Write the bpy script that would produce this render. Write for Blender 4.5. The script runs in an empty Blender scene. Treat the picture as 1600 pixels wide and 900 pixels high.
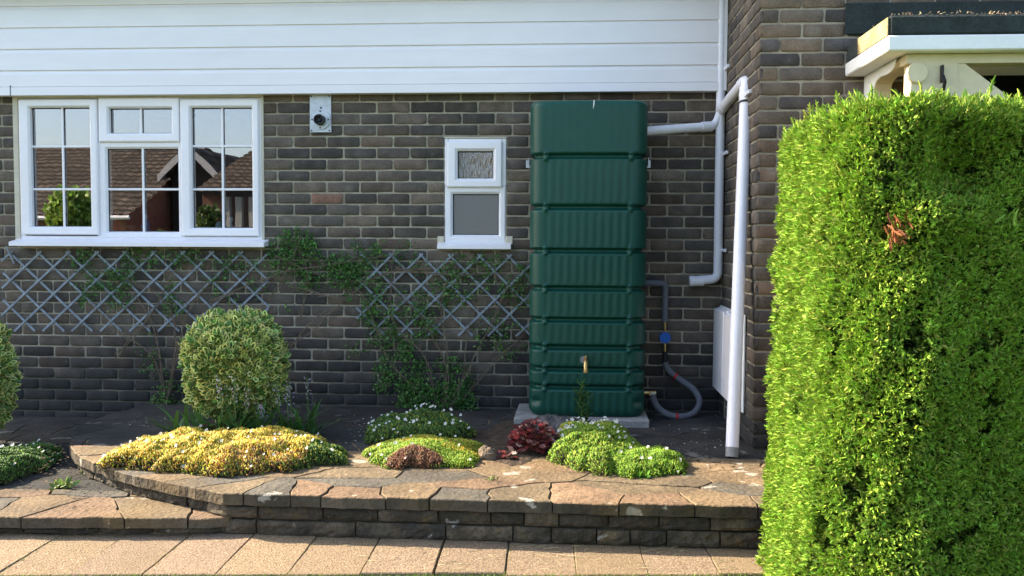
import bpy, math, random
import numpy as np
from mathutils import Vector, Matrix, noise
R = math.radians
random.seed(7); rng = np.random.default_rng(7)
sc = bpy.context.scene; COL = sc.collection

# ------------------------------------------------------------------ camera, sky, sun, exposure
F = 1400.0; CH = 1.29
ROT = Matrix.Rotation(R(3.9), 3, 'Z') @ Matrix.Rotation(R(90 - 2.87), 3, 'X') @ Matrix.Rotation(R(0.28), 3, 'Z')
cd = bpy.data.cameras.new('camera'); cam = bpy.data.objects.new('camera', cd); COL.objects.link(cam)
cam.matrix_world = Matrix.Translation((0, 0, CH)) @ ROT.to_4x4()
cd.sensor_width = 36; cd.lens = 36 * F / 1600; cd.clip_end = 2000; cd.clip_start = 0.05
sc.camera = cam
SUN = Vector((-1, 0.25, 1.031 * math.tan(R(32)))).normalized()
w = bpy.data.worlds.new('World'); sc.world = w; w.use_nodes = True
nt = w.node_tree; bg = nt.nodes['Background']
sky = nt.nodes.new('ShaderNodeTexSky'); sky.sky_type = 'NISHITA'; sky.sun_disc = False
sky.sun_elevation = math.asin(SUN.z); sky.sun_rotation = math.atan2(SUN.x, SUN.y)
sky.air_density = 1.0; sky.dust_density = 2.0
nt.links.new(sky.outputs[0], bg.inputs[0]); bg.inputs[1].default_value = 0.15
sd = bpy.data.lights.new('sun', 'SUN'); sd.energy = 4.9; sd.angle = R(0.5); sd.color = (1, 0.86, 0.66)
so = bpy.data.objects.new('sun', sd); COL.objects.link(so); so.rotation_euler = SUN.to_track_quat('Z', 'Y').to_euler()
sc.view_settings.view_transform = 'Standard'; sc.view_settings.look = 'None'
sc.view_settings.exposure = 1.82; sc.view_settings.gamma = 1
sc.render.engine = 'CYCLES'
sc.cycles.max_bounces = 8; sc.cycles.transparent_max_bounces = 8

def ray(px, py): return ROT @ Vector(((px - 800) / F, (450 - py) / F, -1))
def P(px, py, y=None, z=None, x=None):
    d = ray(px, py)
    t = y / d.y if y is not None else ((z - CH) / d.z if z is not None else x / d.x)
    return Vector((0, 0, CH)) + d * t
D = 5.9; T1 = 0.085; T2 = 0.19; YP = 4.83; YF2 = 3.768; YF1 = 3.74

# ------------------------------------------------------------------ materials
MATS = {}
def mat(name, col=None, rough=0.8, var=0.0, vscale=6, bump=0.0, bscale=60, attr=False, spec=0.3, metal=0.0,
        stain=None, sscale=3, smin=0.5, smax=0.7, transl=0.0, coords='Object', stretch=None, tide=None):
    if name in MATS: return MATS[name]
    m = bpy.data.materials.new(name); m.use_nodes = True; n = m.node_tree; L = n.links
    b = n.nodes['Principled BSDF']; b.inputs['Roughness'].default_value = rough
    b.inputs['Specular IOR Level'].default_value = spec; b.inputs['Metallic'].default_value = metal
    tc = n.nodes.new('ShaderNodeTexCoord'); src = tc.outputs[coords]
    if stretch:
        mp = n.nodes.new('ShaderNodeMapping'); mp.inputs['Scale'].default_value = stretch; L.new(src, mp.inputs[0]); src = mp.outputs[0]
    if attr:
        a = n.nodes.new('ShaderNodeAttribute'); a.attribute_name = 'Col'; c = a.outputs['Color']
    else:
        a = n.nodes.new('ShaderNodeRGB'); a.outputs[0].default_value = (*col, 1); c = a.outputs[0]
    def noise_(scale, det=5):
        t = n.nodes.new('ShaderNodeTexNoise'); t.inputs['Scale'].default_value = scale; t.inputs['Detail'].default_value = det
        L.new(src, t.inputs['Vector']); return t
    if var:
        t = noise_(vscale); mr = n.nodes.new('ShaderNodeMapRange')
        mr.inputs['From Min'].default_value = 0.3; mr.inputs['From Max'].default_value = 0.7
        mr.inputs['To Min'].default_value = 1 - var; mr.inputs['To Max'].default_value = 1 + var
        L.new(t.outputs[0], mr.inputs[0])
        t2 = noise_(vscale * 9, 3); mr2 = n.nodes.new('ShaderNodeMapRange')
        mr2.inputs['From Min'].default_value = 0.3; mr2.inputs['From Max'].default_value = 0.7
        mr2.inputs['To Min'].default_value = 1 - var * .7; mr2.inputs['To Max'].default_value = 1 + var * .7
        L.new(t2.outputs[0], mr2.inputs[0])
        mu = n.nodes.new('ShaderNodeMath'); mu.operation = 'MULTIPLY'; L.new(mr.outputs[0], mu.inputs[0]); L.new(mr2.outputs[0], mu.inputs[1])
        vm = n.nodes.new('ShaderNodeVectorMath'); vm.operation = 'SCALE'; L.new(c, vm.inputs[0]); L.new(mu.outputs[0], vm.inputs['Scale']); c = vm.outputs[0]
    for st in (stain or []):
        scol, ss, lo, hi, fac = st
        t = noise_(ss, 8); mr = n.nodes.new('ShaderNodeMapRange'); mr.inputs['From Min'].default_value = lo; mr.inputs['From Max'].default_value = hi
        mr.inputs['To Max'].default_value = fac; L.new(t.outputs[0], mr.inputs[0])
        mx = n.nodes.new('ShaderNodeMix'); mx.data_type = 'RGBA'; L.new(mr.outputs[0], mx.inputs[0]); L.new(c, mx.inputs[6]); mx.inputs[7].default_value = (*scol, 1); c = mx.outputs[2]
    if tide:
        g_ = n.nodes.new('ShaderNodeNewGeometry'); sx = n.nodes.new('ShaderNodeSeparateXYZ'); L.new(g_.outputs['Position'], sx.inputs[0])
        t = noise_(2.6, 6); ad = n.nodes.new('ShaderNodeMath'); ad.operation = 'MULTIPLY_ADD'; ad.inputs[1].default_value = -1.3; L.new(t.outputs[0], ad.inputs[0]); L.new(sx.outputs['Z'], ad.inputs[2])
        mr = n.nodes.new('ShaderNodeMapRange'); mr.inputs['From Min'].default_value = .0; mr.inputs['From Max'].default_value = -.35; mr.inputs['To Max'].default_value = tide[1]; L.new(ad.outputs[0], mr.inputs[0])
        mx = n.nodes.new('ShaderNodeMix'); mx.data_type = 'RGBA'; L.new(mr.outputs[0], mx.inputs[0]); L.new(c, mx.inputs[6]); mx.inputs[7].default_value = (*tide[0], 1); c = mx.outputs[2]
    L.new(c, b.inputs['Base Color'])
    if bump:
        t = noise_(bscale, 6); bp = n.nodes.new('ShaderNodeBump'); bp.inputs['Strength'].default_value = 1; bp.inputs['Distance'].default_value = bump
        L.new(t.outputs[0], bp.inputs['Height']); L.new(bp.outputs[0], b.inputs['Normal'])
    if transl:
        tr = n.nodes.new('ShaderNodeBsdfTranslucent'); ms = n.nodes.new('ShaderNodeMixShader'); ms.inputs[0].default_value = transl
        out = n.nodes['Material Output']; L.new(c, tr.inputs[0]); L.new(b.outputs[0], ms.inputs[1]); L.new(tr.outputs[0], ms.inputs[2]); L.new(ms.outputs[0], out.inputs[0])
    MATS[name] = m; return m

def glass_mat(name, refl, tint=(1, 1, 1), bump=0.0, bscale=(1, 1, 1), rough=0.0, opaq=0.0):
    m = bpy.data.materials.new(name); m.use_nodes = True; n = m.node_tree; L = n.links; n.nodes.remove(n.nodes['Principled BSDF'])
    out = n.nodes['Material Output']
    g = n.nodes.new('ShaderNodeBsdfGlossy'); g.inputs['Roughness'].default_value = rough; g.inputs[0].default_value = (.92, .88, .92, 1)
    t = n.nodes.new('ShaderNodeBsdfTransparent'); t.inputs[0].default_value = (*tint, 1)
    sh = t.outputs[0]
    if opaq:
        df = n.nodes.new('ShaderNodeBsdfDiffuse'); df.inputs[0].default_value = (.15, .14, .115, 1)
        m0 = n.nodes.new('ShaderNodeMixShader'); m0.inputs[0].default_value = opaq; L.new(sh, m0.inputs[1]); L.new(df.outputs[0], m0.inputs[2]); sh = m0.outputs[0]
    ms = n.nodes.new('ShaderNodeMixShader'); ms.inputs[0].default_value = refl
    L.new(sh, ms.inputs[1]); L.new(g.outputs[0], ms.inputs[2]); L.new(ms.outputs[0], out.inputs[0])
    tc = n.nodes.new('ShaderNodeTexCoord'); mp = n.nodes.new('ShaderNodeMapping'); mp.inputs['Scale'].default_value = bscale
    L.new(tc.outputs['Object'], mp.inputs[0]); nz = n.nodes.new('ShaderNodeTexNoise'); nz.inputs['Scale'].default_value = 1; L.new(mp.outputs[0], nz.inputs[0])
    if bump:
        bp = n.nodes.new('ShaderNodeBump'); bp.inputs['Distance'].default_value = bump; L.new(nz.outputs[0], bp.inputs['Height']); L.new(bp.outputs[0], g.inputs['Normal'])
    MATS[name] = m; return m

M_brick = mat('brick', attr=True, rough=0.85, var=0.30, vscale=11, bump=0.004, bscale=90,
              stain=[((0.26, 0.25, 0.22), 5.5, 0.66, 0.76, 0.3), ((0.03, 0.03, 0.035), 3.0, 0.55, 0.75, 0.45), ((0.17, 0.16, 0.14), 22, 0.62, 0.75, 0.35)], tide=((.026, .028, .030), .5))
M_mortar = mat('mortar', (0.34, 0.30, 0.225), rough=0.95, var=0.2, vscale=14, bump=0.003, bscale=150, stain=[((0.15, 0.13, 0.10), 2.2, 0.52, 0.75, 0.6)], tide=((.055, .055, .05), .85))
M_upvc = mat('white_upvc', (0.83, 0.80, 0.82), rough=0.3, var=0.02, vscale=3, spec=0.5)
M_clad = mat('white_cladding', (0.82, 0.79, 0.81), rough=0.38, var=0.03, vscale=1.6, spec=0.4, stretch=(.25, 1, 1), bump=0.0004, bscale=6, stain=[((0.6, 0.6, 0.56), 2.5, 0.62, 0.8, 0.3)])
M_reveal = mat('cream_render', (0.55, 0.50, 0.40), rough=0.9, var=0.1, bump=0.001)
M_white = mat('white_paint', (0.78, 0.78, 0.77), rough=0.45, var=0.04, vscale=4)
M_cream = mat('cream_paint', (0.62, 0.53, 0.36), rough=0.6, var=0.05, vscale=3, bump=0.0008, bscale=20)
M_pipe = mat('white_pipe', (0.76, 0.75, 0.80), rough=0.35, var=0.04, vscale=5, spec=0.5, stain=[((0.45, 0.44, 0.40), 9, 0.62, 0.8, 0.5)])
M_seal = mat('black_rubber', (0.02, 0.02, 0.02), rough=0.6)
M_felt = mat('black_roofing_felt', (0.028, 0.036, 0.034), rough=0.95, var=0.3, vscale=8, bump=0.003, bscale=120)
M_moss = mat('mossy_felt', (0.30, 0.24, 0.12), rough=1, var=0.35, vscale=12, bump=0.006, bscale=80)
M_galv = mat('galvanised_steel', (0.48, 0.50, 0.53), rough=0.42, var=0.14, vscale=18, metal=0.55, stain=[((0.30, 0.27, 0.22), 14, 0.6, 0.75, 0.5)])
M_black = mat('black_plastic', (0.012, 0.012, 0.013), rough=0.5)
M_brass = mat('brass', (0.55, 0.38, 0.16), rough=0.35, metal=0.85, var=0.15)
M_tank = mat('green_plastic', (0.003, 0.055, 0.038), rough=0.42, var=0.07, vscale=3, spec=0.35, bump=0.0005, bscale=160, stain=[((0.05, 0.09, 0.075), 4, 0.6, 0.85, 0.35)])
M_hose = mat('grey_hose', (0.13, 0.14, 0.16), rough=0.7, bump=0.001, bscale=80, var=.1)
M_blue = mat('blue_plastic', (0.01, 0.10, 0.42), rough=0.4)
M_red = mat('red_tape', (0.5, 0.02, 0.02), rough=0.5)
M_conc = mat('concrete', (0.26, 0.26, 0.25), rough=0.95, var=0.2, vscale=8, bump=0.003, bscale=100, stain=[((0.08, 0.08, 0.07), 5, 0.55, 0.7, 0.6)])
M_stone = mat('paving_stone', attr=True, rough=0.9, var=0.3, vscale=5, bump=0.010, bscale=45,
              stain=[((0.07, 0.055, 0.04), 3.5, 0.5, 0.72, 0.55), ((0.40, 0.37, 0.31), 6.5, 0.655, 0.675, 0.75), ((0.05, 0.04, 0.03), 40, 0.56, 0.7, 0.5), ((0.20, 0.13, 0.05), 2.2, 0.5, 0.7, 0.4)])
M_edge = mat('weathered_wall_stone', attr=True, rough=0.95, var=0.4, vscale=9, bump=0.01, bscale=38,
             stain=[((0.035, 0.032, 0.026), 4, 0.48, 0.62, 0.7), ((0.16, 0.11, 0.045), 12, 0.60, 0.72, 0.5), ((0.30, 0.29, 0.26), 15, 0.67, 0.71, 0.6)])
M_joint = mat('sandy_joint', (0.22, 0.15, 0.075), rough=1, var=0.25, vscale=14, bump=0.004, bscale=120, stain=[((0.06, 0.05, 0.035), 7, 0.52, 0.62, 0.75)])
M_wjoint = mat('dark_joint', (0.045, 0.038, 0.024), rough=1, var=0.3, vscale=14, bump=0.006, bscale=90)
M_dark = mat('shaded_dark_floor', (0.030, 0.030, 0.029), rough=0.95, var=0.4, vscale=5, bump=0.006, bscale=60, stain=[((0.16, 0.16, 0.145), 6, 0.62, 0.70, 0.5), ((0.07, 0.065, 0.055), 2.5, .5, .7, .5)])
M_dslab = mat('shade_dark_slab', attr=True, rough=0.95, var=0.35, vscale=6, bump=0.008, bscale=50, stain=[((0.20, 0.20, 0.18), 7, 0.655, 0.68, 0.6), ((0.075, 0.07, 0.058), 2.5, .5, .7, .45)])
M_path = mat('aggregate_slab', attr=True, rough=0.92, var=0.12, vscale=3, bump=0.006, bscale=130,
             stain=[((0.10, 0.06, 0.035), 75, 0.5, 0.62, 0.6), ((0.50, 0.38, 0.24), 120, 0.58, 0.66, 0.6), ((0.12, 0.09, 0.04), 3, 0.5, 0.72, 0.45)])
M_soil = mat('soil', (0.055, 0.038, 0.025), rough=1, var=0.5, vscale=20, bump=0.02, bscale=50)
M_leaf = mat('leaf', attr=True, rough=0.5, transl=0.33, spec=0.35)
M_hedge = mat('hedge_leaf', attr=True, rough=0.65, transl=0.10, spec=0.12)
M_leafdull = mat('dull_leaf', attr=True, rough=0.7, transl=0.25, spec=0.15)
M_petal = mat('petal', attr=True, rough=0.7, transl=0.3, spec=0.1)
M_stem = mat('stem', (0.17, 0.13, 0.09), rough=0.9, var=0.2)
M_gstem = mat('green_stem', (0.09, 0.15, 0.04), rough=0.7, var=0.2)
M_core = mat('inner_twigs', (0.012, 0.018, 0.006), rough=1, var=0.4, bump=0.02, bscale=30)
M_lattice = mat('faded_lattice', (0.23, 0.265, 0.30), rough=0.75, var=0.2, vscale=16, stain=[((0.12, 0.11, 0.10), 22, 0.56, 0.68, 0.6)])
M_rock = mat('lava_rock', (0.085, 0.08, 0.08), rough=1, var=0.5, vscale=25, bump=0.03, bscale=30)
M_grass = mat('lawn_soil', (0.05, 0.09, 0.02), rough=1, var=0.4, vscale=20, bump=0.01)
M_tile = mat('roof_tile', attr=True, rough=0.85, var=0.3, vscale=2.5, bump=0.01, bscale=20, stain=[((0.06, 0.05, 0.04), 1.3, 0.5, 0.65, 0.6)])
M_room = mat('room_paint', (0.22, 0.20, 0.17), rough=0.9)
M_glass = glass_mat('window_glass', 0.22, (.8, .84, .84), bump=0.0006, bscale=(2, 2, 2))
M_obsc = glass_mat('obscured_glass', 0.13, (.4, .4, .4), bump=0.006, bscale=(160, 90, 14), rough=0.12, opaq=0.4)
M_obsc2 = glass_mat('stippled_glass', 0.13, (.4, .4, .4), bump=0.0022, bscale=(90, 90, 90), rough=0.38, opaq=0.5)
M_bark = mat('bark', (0.10, 0.075, 0.05), rough=1, var=0.3, bump=0.01)

# ------------------------------------------------------------------ object helpers
def tag(o, label=None, cat=None, group=None, kind=None):
    if label: o['label'] = label
    if cat: o['category'] = cat
    if group: o['group'] = group
    if kind: o['kind'] = kind
    return o
def empty(name, loc, label=None, cat=None, group=None, parent=None):
    o = bpy.data.objects.new(name, None); COL.objects.link(o); o.location = loc; o.empty_display_size = 0.1
    if parent: setpar(o, parent)
    return tag(o, label, cat, group)
def wloc(o):
    l = Vector(o.location)
    while o.parent: o = o.parent; l += Vector(o.location)
    return l
def setpar(o, p):
    l = Vector(o.location) - wloc(p); o.parent = p; o.location = l
def link_mesh(name, V, Fc, m, parent=None, cols=None, smooth=False, origin=None):
    V = np.asarray(V, dtype=np.float32).reshape(-1, 3)
    if origin is None: origin = wloc(parent) if parent else Vector((0, 0, 0))
    me = bpy.data.meshes.new(name)
    Vl = V - np.array(origin, dtype=np.float32)
    if isinstance(Fc, np.ndarray):
        k = Fc.shape[1]; nf = len(Fc)
        me.vertices.add(len(V)); me.vertices.foreach_set('co', Vl.ravel())
        me.loops.add(nf * k); me.loops.foreach_set('vertex_index', Fc.astype(np.int32).ravel())
        me.polygons.add(nf); me.polygons.foreach_set('loop_start', np.arange(0, nf * k, k, dtype=np.int32))
        tot = np.full(nf, k)
    else:
        me.from_pydata([tuple(map(float, v)) for v in Vl], [], Fc); tot = np.array([len(f) for f in Fc])
    me.update(calc_edges=True); me.validate()
    if cols is not None:
        a = me.color_attributes.new('Col', 'FLOAT_COLOR', 'CORNER')
        c = np.repeat(np.c_[np.asarray(cols, dtype=np.float32), np.ones(len(cols), dtype=np.float32)], tot, axis=0)
        if len(c) == len(me.loops): a.data.foreach_set('color', c.astype(np.float32).ravel())
    if smooth: me.polygons.foreach_set('use_smooth', np.ones(len(me.polygons), dtype=bool))
    me.materials.append(m)
    o = bpy.data.objects.new(name, me); COL.objects.link(o); o.location = origin
    if parent: setpar(o, parent)
    return o

class MB:
    def __init__(s): s.v = []; s.f = []; s.c = []; s.p = []
    def add(s, V, Fc, col=(.5, .5, .5)):
        b = len(s.v); s.v += [tuple(p) for p in V]; s.f += [tuple(i + b for i in f) for f in Fc]; s.c += [col] * len(Fc); s.p.append((b, len(s.v), len(s.f) - len(Fc), len(s.f)))
    def box(s, x0, x1, y0, y1, z0, z1, bev=0.0, col=(.5, .5, .5)):
        if x1 < x0: x0, x1 = x1, x0
        if y1 < y0: y0, y1 = y1, y0
        if z1 < z0: z0, z1 = z1, z0
        if bev <= 0:
            V = [(x, y, z) for x in (x0, x1) for y in (y0, y1) for z in (z0, z1)]
            s.add(V, [(0, 1, 3, 2), (4, 6, 7, 5), (0, 4, 5, 1), (2, 3, 7, 6), (0, 2, 6, 4), (1, 5, 7, 3)], col); return
        b = min(bev, (x1 - x0) * .45, (y1 - y0) * .45, (z1 - z0) * .45)
        V = []; ix = {}
        for i in (0, 1):
            for j in (0, 1):
                for k in (0, 1):
                    X = (x0, x1)[i]; Y = (y0, y1)[j]; Z = (z0, z1)[k]; dx = (b, -b)[i]; dy = (b, -b)[j]; dz = (b, -b)[k]
                    ix[i, j, k] = len(V); V += [(X, Y + dy, Z + dz), (X + dx, Y, Z + dz), (X + dx, Y + dy, Z)]
        Fc = []
        g = lambda i, j, k, a: ix[i, j, k] + a
        for i in (0, 1): Fc += [(g(i, 0, 0, 0), g(i, 0, 1, 0), g(i, 1, 1, 0), g(i, 1, 0, 0)), (g(0, i, 0, 1), g(0, i, 1, 1), g(1, i, 1, 1), g(1, i, 0, 1)), (g(0, 0, i, 2), g(0, 1, i, 2), g(1, 1, i, 2), g(1, 0, i, 2))]
        for i in (0, 1):
            for j in (0, 1):
                Fc += [(g(i, j, 0, 0), g(i, j, 1, 0), g(i, j, 1, 1), g(i, j, 0, 1)), (g(i, 0, j, 0), g(i, 1, j, 0), g(i, 1, j, 2), g(i, 0, j, 2)), (g(0, i, j, 1), g(1, i, j, 1), g(1, i, j, 2), g(0, i, j, 2))]
                for k in (0, 1): Fc.append((g(i, j, k, 0), g(i, j, k, 1), g(i, j, k, 2)))
        s.add(V, Fc, col)
    def tube(s, pts, r, n=14, cap=True, col=(.5, .5, .5)):
        pts = [Vector(p) for p in pts]; V = []; Fc = []; m = len(pts)
        rr = r if isinstance(r, (list, tuple)) else [r] * m
        up = None
        for i, p in enumerate(pts):
            t = (pts[min(i + 1, m - 1)] - pts[max(i - 1, 0)]).normalized()
            if up is None: up = Vector((0, 0, 1)) if abs(t.z) < .9 else Vector((1, 0, 0))
            a = up - t * up.dot(t); a.normalize(); b = t.cross(a); up = a
            for k in range(n):
                q = 2 * math.pi * k / n; V.append(p + (a * math.cos(q) + b * math.sin(q)) * rr[i])
        for i in range(m - 1):
            for k in range(n): Fc.append((i * n + k, i * n + (k + 1) % n, (i + 1) * n + (k + 1) % n, (i + 1) * n + k))
        if cap: Fc += [tuple(range(n))[::-1], tuple(range((m - 1) * n, m * n))]
        s.add(V, Fc, col)
    def prism(s, poly, axis, a0, a1, col=(.5, .5, .5)):
        n = len(poly)
        def q(p, a): return (a, p[0], p[1]) if axis == 'x' else ((p[0], a, p[1]) if axis == 'y' else (p[0], p[1], a))
        V = [q(p, a0) for p in poly] + [q(p, a1) for p in poly]
        s.add(V, [tuple(range(n))[::-1], tuple(range(n, 2 * n))] + [(i, (i + 1) % n, n + (i + 1) % n, n + i) for i in range(n)], col)
    def build_each(s, name, m, parent, smooth=False):
        for k, (a, b, fa, fb) in enumerate(s.p):
            q = MB(); q.add(s.v[a:b], [tuple(i - a for i in f) for f in s.f[fa:fb]]); q.build(name, m, parent, smooth)
    def build(s, name, m, parent=None, smooth=False, origin=None, attr=False):
        o = link_mesh(name, s.v, s.f, m, parent, s.c if attr else None, smooth, origin)
        if smooth: 
            try: o.data.set_sharp_from_angle(angle=R(40))
            except Exception: pass
        return o

def spline(pts, n=6):
    pts = [Vector(p) for p in pts]; out = []
    for i in range(len(pts) - 1):
        p0 = pts[max(i - 1, 0)]; p1 = pts[i]; p2 = pts[i + 1]; p3 = pts[min(i + 2, len(pts) - 1)]
        for k in range(n):
            t = k / n
            out.append(0.5 * ((2 * p1) + (p2 - p0) * t + (2 * p0 - 5 * p1 + 4 * p2 - p3) * t * t + (3 * p1 - p0 - 3 * p2 + p3) * t ** 3))
    out.append(pts[-1]); return out
def bend(pts, rad=0.06, n=6):
    pts = [Vector(p) for p in pts]; out = [pts[0]]
    for i in range(1, len(pts) - 1):
        a = (pts[i - 1] - pts[i]); b = (pts[i + 1] - pts[i]); r = min(rad, a.length * .48, b.length * .48)
        A = pts[i] + a.normalized() * r; B = pts[i] + b.normalized() * r
        for k in range(n + 1):
            t = k / n; out.append(A * (1 - t) ** 2 + pts[i] * 2 * t * (1 - t) + B * t * t)
    out.append(pts[-1]); return out

# scatter: one mesh out of many copies of a small template
def norm(a): return a / np.maximum(np.linalg.norm(a, axis=1, keepdims=True), 1e-9)
def scatter(name, tpl, pos, d, nrm, scl, cols, m, parent, cols2=None, wid=1.0):
    tv, tf, ti = tpl; tv = np.array(tv, dtype=np.float64); N = len(pos)
    d = norm(d); x = norm(np.cross(d, nrm)); z = norm(np.cross(x, d)); scl = np.broadcast_to(np.asarray(scl, float).reshape(-1, 1, 1), (N, 1, 1))
    V = pos[:, None, :] + scl * (tv[None, :, 0:1] * x[:, None, :] * wid + tv[None, :, 1:2] * d[:, None, :] + tv[None, :, 2:3] * z[:, None, :])
    k = len(tv); tf = np.array(tf); Fc = (tf[None] + (np.arange(N) * k)[:, None, None]).reshape(-1, tf.shape[1])
    C = np.repeat(cols[:, None, :], len(tf), axis=1)
    if cols2 is not None:
        sel = np.array(ti) == 1; C[:, sel, :] = cols2[:, None, :]
    return link_mesh(name, V.reshape(-1, 3), Fc, m, parent, C.reshape(-1, 3))
# templates: x across, y along, z normal (triangles)
LEAF = ([(0, 0, 0), (-.22, .3, .05), (.22, .3, .05), (0, .35, -.02), (-.18, .7, .02), (.18, .7, .02), (0, 1, -.06)],
        [(0, 3, 1), (0, 2, 3), (1, 3, 4), (3, 2, 5), (3, 6, 4), (3, 5, 6)], [0] * 6)
VLEAF = ([(0, 0, 0), (-.3, .35, .06), (.3, .35, .06), (-.24, .75, .03), (.24, .75, .03), (0, 1, -.05),
          (0, .12, .004), (-.15, .38, .034), (.15, .38, .034), (-.11, .7, .02), (.11, .7, .02), (0, .84, -.02), (0, .5, -.0)],
         [(0, 6, 1), (0, 2, 6), (1, 6, 7), (6, 2, 8), (1, 7, 3), (7, 9, 3), (8, 2, 4), (8, 4, 10), (3, 9, 11), (3, 11, 5), (10, 4, 11), (11, 4, 5),
          (6, 12, 7), (6, 8, 12), (7, 12, 9), (8, 10, 12), (9, 12, 11), (12, 10, 11)], [1] * 12 + [0] * 6)
def frond():
    v = []; f = []; pts = [(0, 0), (.35, .02), (.7, .10), (1.0, .26)]; wd = [.085, .10, .085, .03]
    for (y, z), a in zip(pts, wd): v += [(-a, y, z), (a, y, z), (0, y, z + a * 1.1)]
    for i in range(3):
        b = i * 3; c = b + 3
        for p, q in ((0, 2), (2, 1)): f += [(b + p, b + q, c + q), (b + p, c + q, c + p)]
    for y, s, l in ((.12, 1, .30), (.25, -1, .32), (.42, 1, .26), (.56, -1, .24), (.72, 1, .16)):
        b = len(v); v += [(0, y - .05, .04), (0, y + .08, .05), (s * l, y + l * .95, .09)]; f += [(b, b + 1, b + 2)]
    return v, f, [0] * len(f)
FROND = frond()
SPRIG = ([(-.12, 0, 0), (.12, 0, 0), (0, 0, .18), (-.2, .55, .02), (.2, .55, .02), (0, .55, .3), (0, 1, .08)],
         [(0, 1, 4), (0, 4, 3), (1, 2, 5), (1, 5, 4), (2, 0, 3), (2, 3, 5), (3, 4, 6), (4, 5, 6), (5, 3, 6)], [0] * 9)
BLADE = ([(-.05, 0, 0), (.05, 0, 0), (-.045, .4, .03), (.045, .4, .03), (-.03, .75, .12), (.03, .75, .12), (0, 1, .26)],
         [(0, 1, 3), (0, 3, 2), (2, 3, 5), (2, 5, 4), (4, 5, 6)], [0] * 5)
def flower():
    v = [(0, 0, .0)]; f = []
    for k in range(5):
        a = 2 * math.pi * k / 5; b = len(v)
        v += [(.5 * math.cos(a - .5), .5 * math.sin(a - .5), .16), (.62 * math.cos(a), .62 * math.sin(a), .2), (.5 * math.cos(a + .5), .5 * math.sin(a + .5), .16)]
        f += [(0, b, b + 1), (0, b + 1, b + 2)]
    b = len(v); v += [(.12, 0, .07), (-.06, .11, .07), (-.06, -.11, .07)]; f += [(b, b + 1, b + 2)]
    return v, f, [0] * 10 + [1]
FLOWER = flower()
def rdir(n, up=0.0):
    v = rng.normal(size=(n, 3)); v = norm(v); v[:, 2] += up; return norm(v)
def vary(base, n, v=0.25, hue=0.08):
    base = np.broadcast_to(np.asarray(base, float), (n, 3)); k = np.exp(rng.normal(0, v, (n, 1)))
    return np.clip(base * k * (1 + rng.normal(0, hue, (n, 3))), 0, 0.9)
def snoise(p, s=1.0, seed=0):
    p = np.asarray(p) * s; o = 0
    for i in range(4):
        a = np.random.default_rng(seed * 10 + i).normal(size=(3, p.shape[1])) * (1.2 ** i)
        o = o + np.sin(p @ a[0] + i) * np.cos(p @ a[1] + 2 * i + seed)
    return o / 4

# ------------------------------------------------------------------ ground
XR = P(1137, 100, y=D).x          # return wall
print('XR', XR, P(1182, 100, y=YP).x)
XRW = 0.5 * (XR + P(1182, 100, y=YP).x); XR = XRW
g = 400
go = link_mesh('ground', [(-g, -g, -.02), (g, -g, -.02), (g, g, -.02), (-g, g, -.02)], [(0, 1, 2, 3)], M_grass); tag(go, kind='structure')
YL = 3.27
def yl(x): return 3.268 + .083 * (x + 2.2)      # lawn edge
mb = MB(); mb.prism([(-9, yl(-9)), (9, yl(9)), (9, 4.2), (-9, 4.2)], 'z', -.05, -.012); o = mb.build('path_bed', M_wjoint); tag(o, kind='structure')
# path slabs
x0 = P(789, 898, z=0).x; pw = (P(1015, 898, z=0).x - P(563, 898, z=0).x) / 4; PATHS = []
for i in range(-20, 16):
    a = x0 + i * pw + random.uniform(-.008, .008); b = x0 + (i + 1) * pw
    c = random.uniform(.88, 1.1); h = random.uniform(-.003, .003); col = (.228 * c, .163 * c, .103 * c * random.uniform(.93, 1.07))
    sk = -.035
    PATHS.append(([(a + .003, yl(a) + random.uniform(-.008, .008)), (b - .003, yl(b) + random.uniform(-.008, .008)), (b - .003 + sk * .6, YF2 + .3), (a + .003 + sk * .6, YF2 + .3)], h, col))

# ------------------------------------------------------------------ terraces
def clip(poly, p, n):
    out = []
    for i in range(len(poly)):
        a = poly[i]; b = poly[(i + 1) % len(poly)]; da = (a[0] - p[0]) * n[0] + (a[1] - p[1]) * n[1]; db = (b[0] - p[0]) * n[0] + (b[1] - p[1]) * n[1]
        if da <= 0: out.append(a)
        if da * db < 0:
            t = da / (da - db); out.append((a[0] + (b[0] - a[0]) * t, a[1] + (b[1] - a[1]) * t))
    return out
def cells(seeds, region, gap=.008, K=1.75):
    return [[(x, y / K) for x, y in c] for c in cells_([(x, y * K) for x, y in seeds], [(x, y * K) for x, y in region], gap)]
def cells_(seeds, region, gap):
    res = []
    for i, s in enumerate(seeds):
        poly = [(s[0] - 1.2, s[1] - 1.2), (s[0] + 1.2, s[1] - 1.2), (s[0] + 1.2, s[1] + 1.2), (s[0] - 1.2, s[1] + 1.2)]
        for j, t in enumerate(seeds):
            if i == j or abs(t[0] - s[0]) > 1.4 or abs(t[1] - s[1]) > 1.4: continue
            dx, dy = t[0] - s[0], t[1] - s[1]; l = math.hypot(dx, dy)
            mx, my = (s[0] + t[0]) / 2 - dx / l * gap, (s[1] + t[1]) / 2 - dy / l * gap
            poly = clip(poly, (mx, my), (dx / l, dy / l))
            if not poly: break
        if not poly: continue
        for k in range(len(region)):
            a = region[k]; b = region[(k + 1) % len(region)]; dx, dy = b[0] - a[0], b[1] - a[1]; l = math.hypot(dx, dy)
            poly = clip(poly, a, (dy / l, -dx / l))
            if not poly: break
        if poly and len(poly) > 2:
            A = abs(sum(poly[k][0] * poly[(k + 1) % len(poly)][1] - poly[(k + 1) % len(poly)][0] * poly[k][1] for k in range(len(poly)))) / 2
            if A > .002: res.append(poly)
    return res
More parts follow.
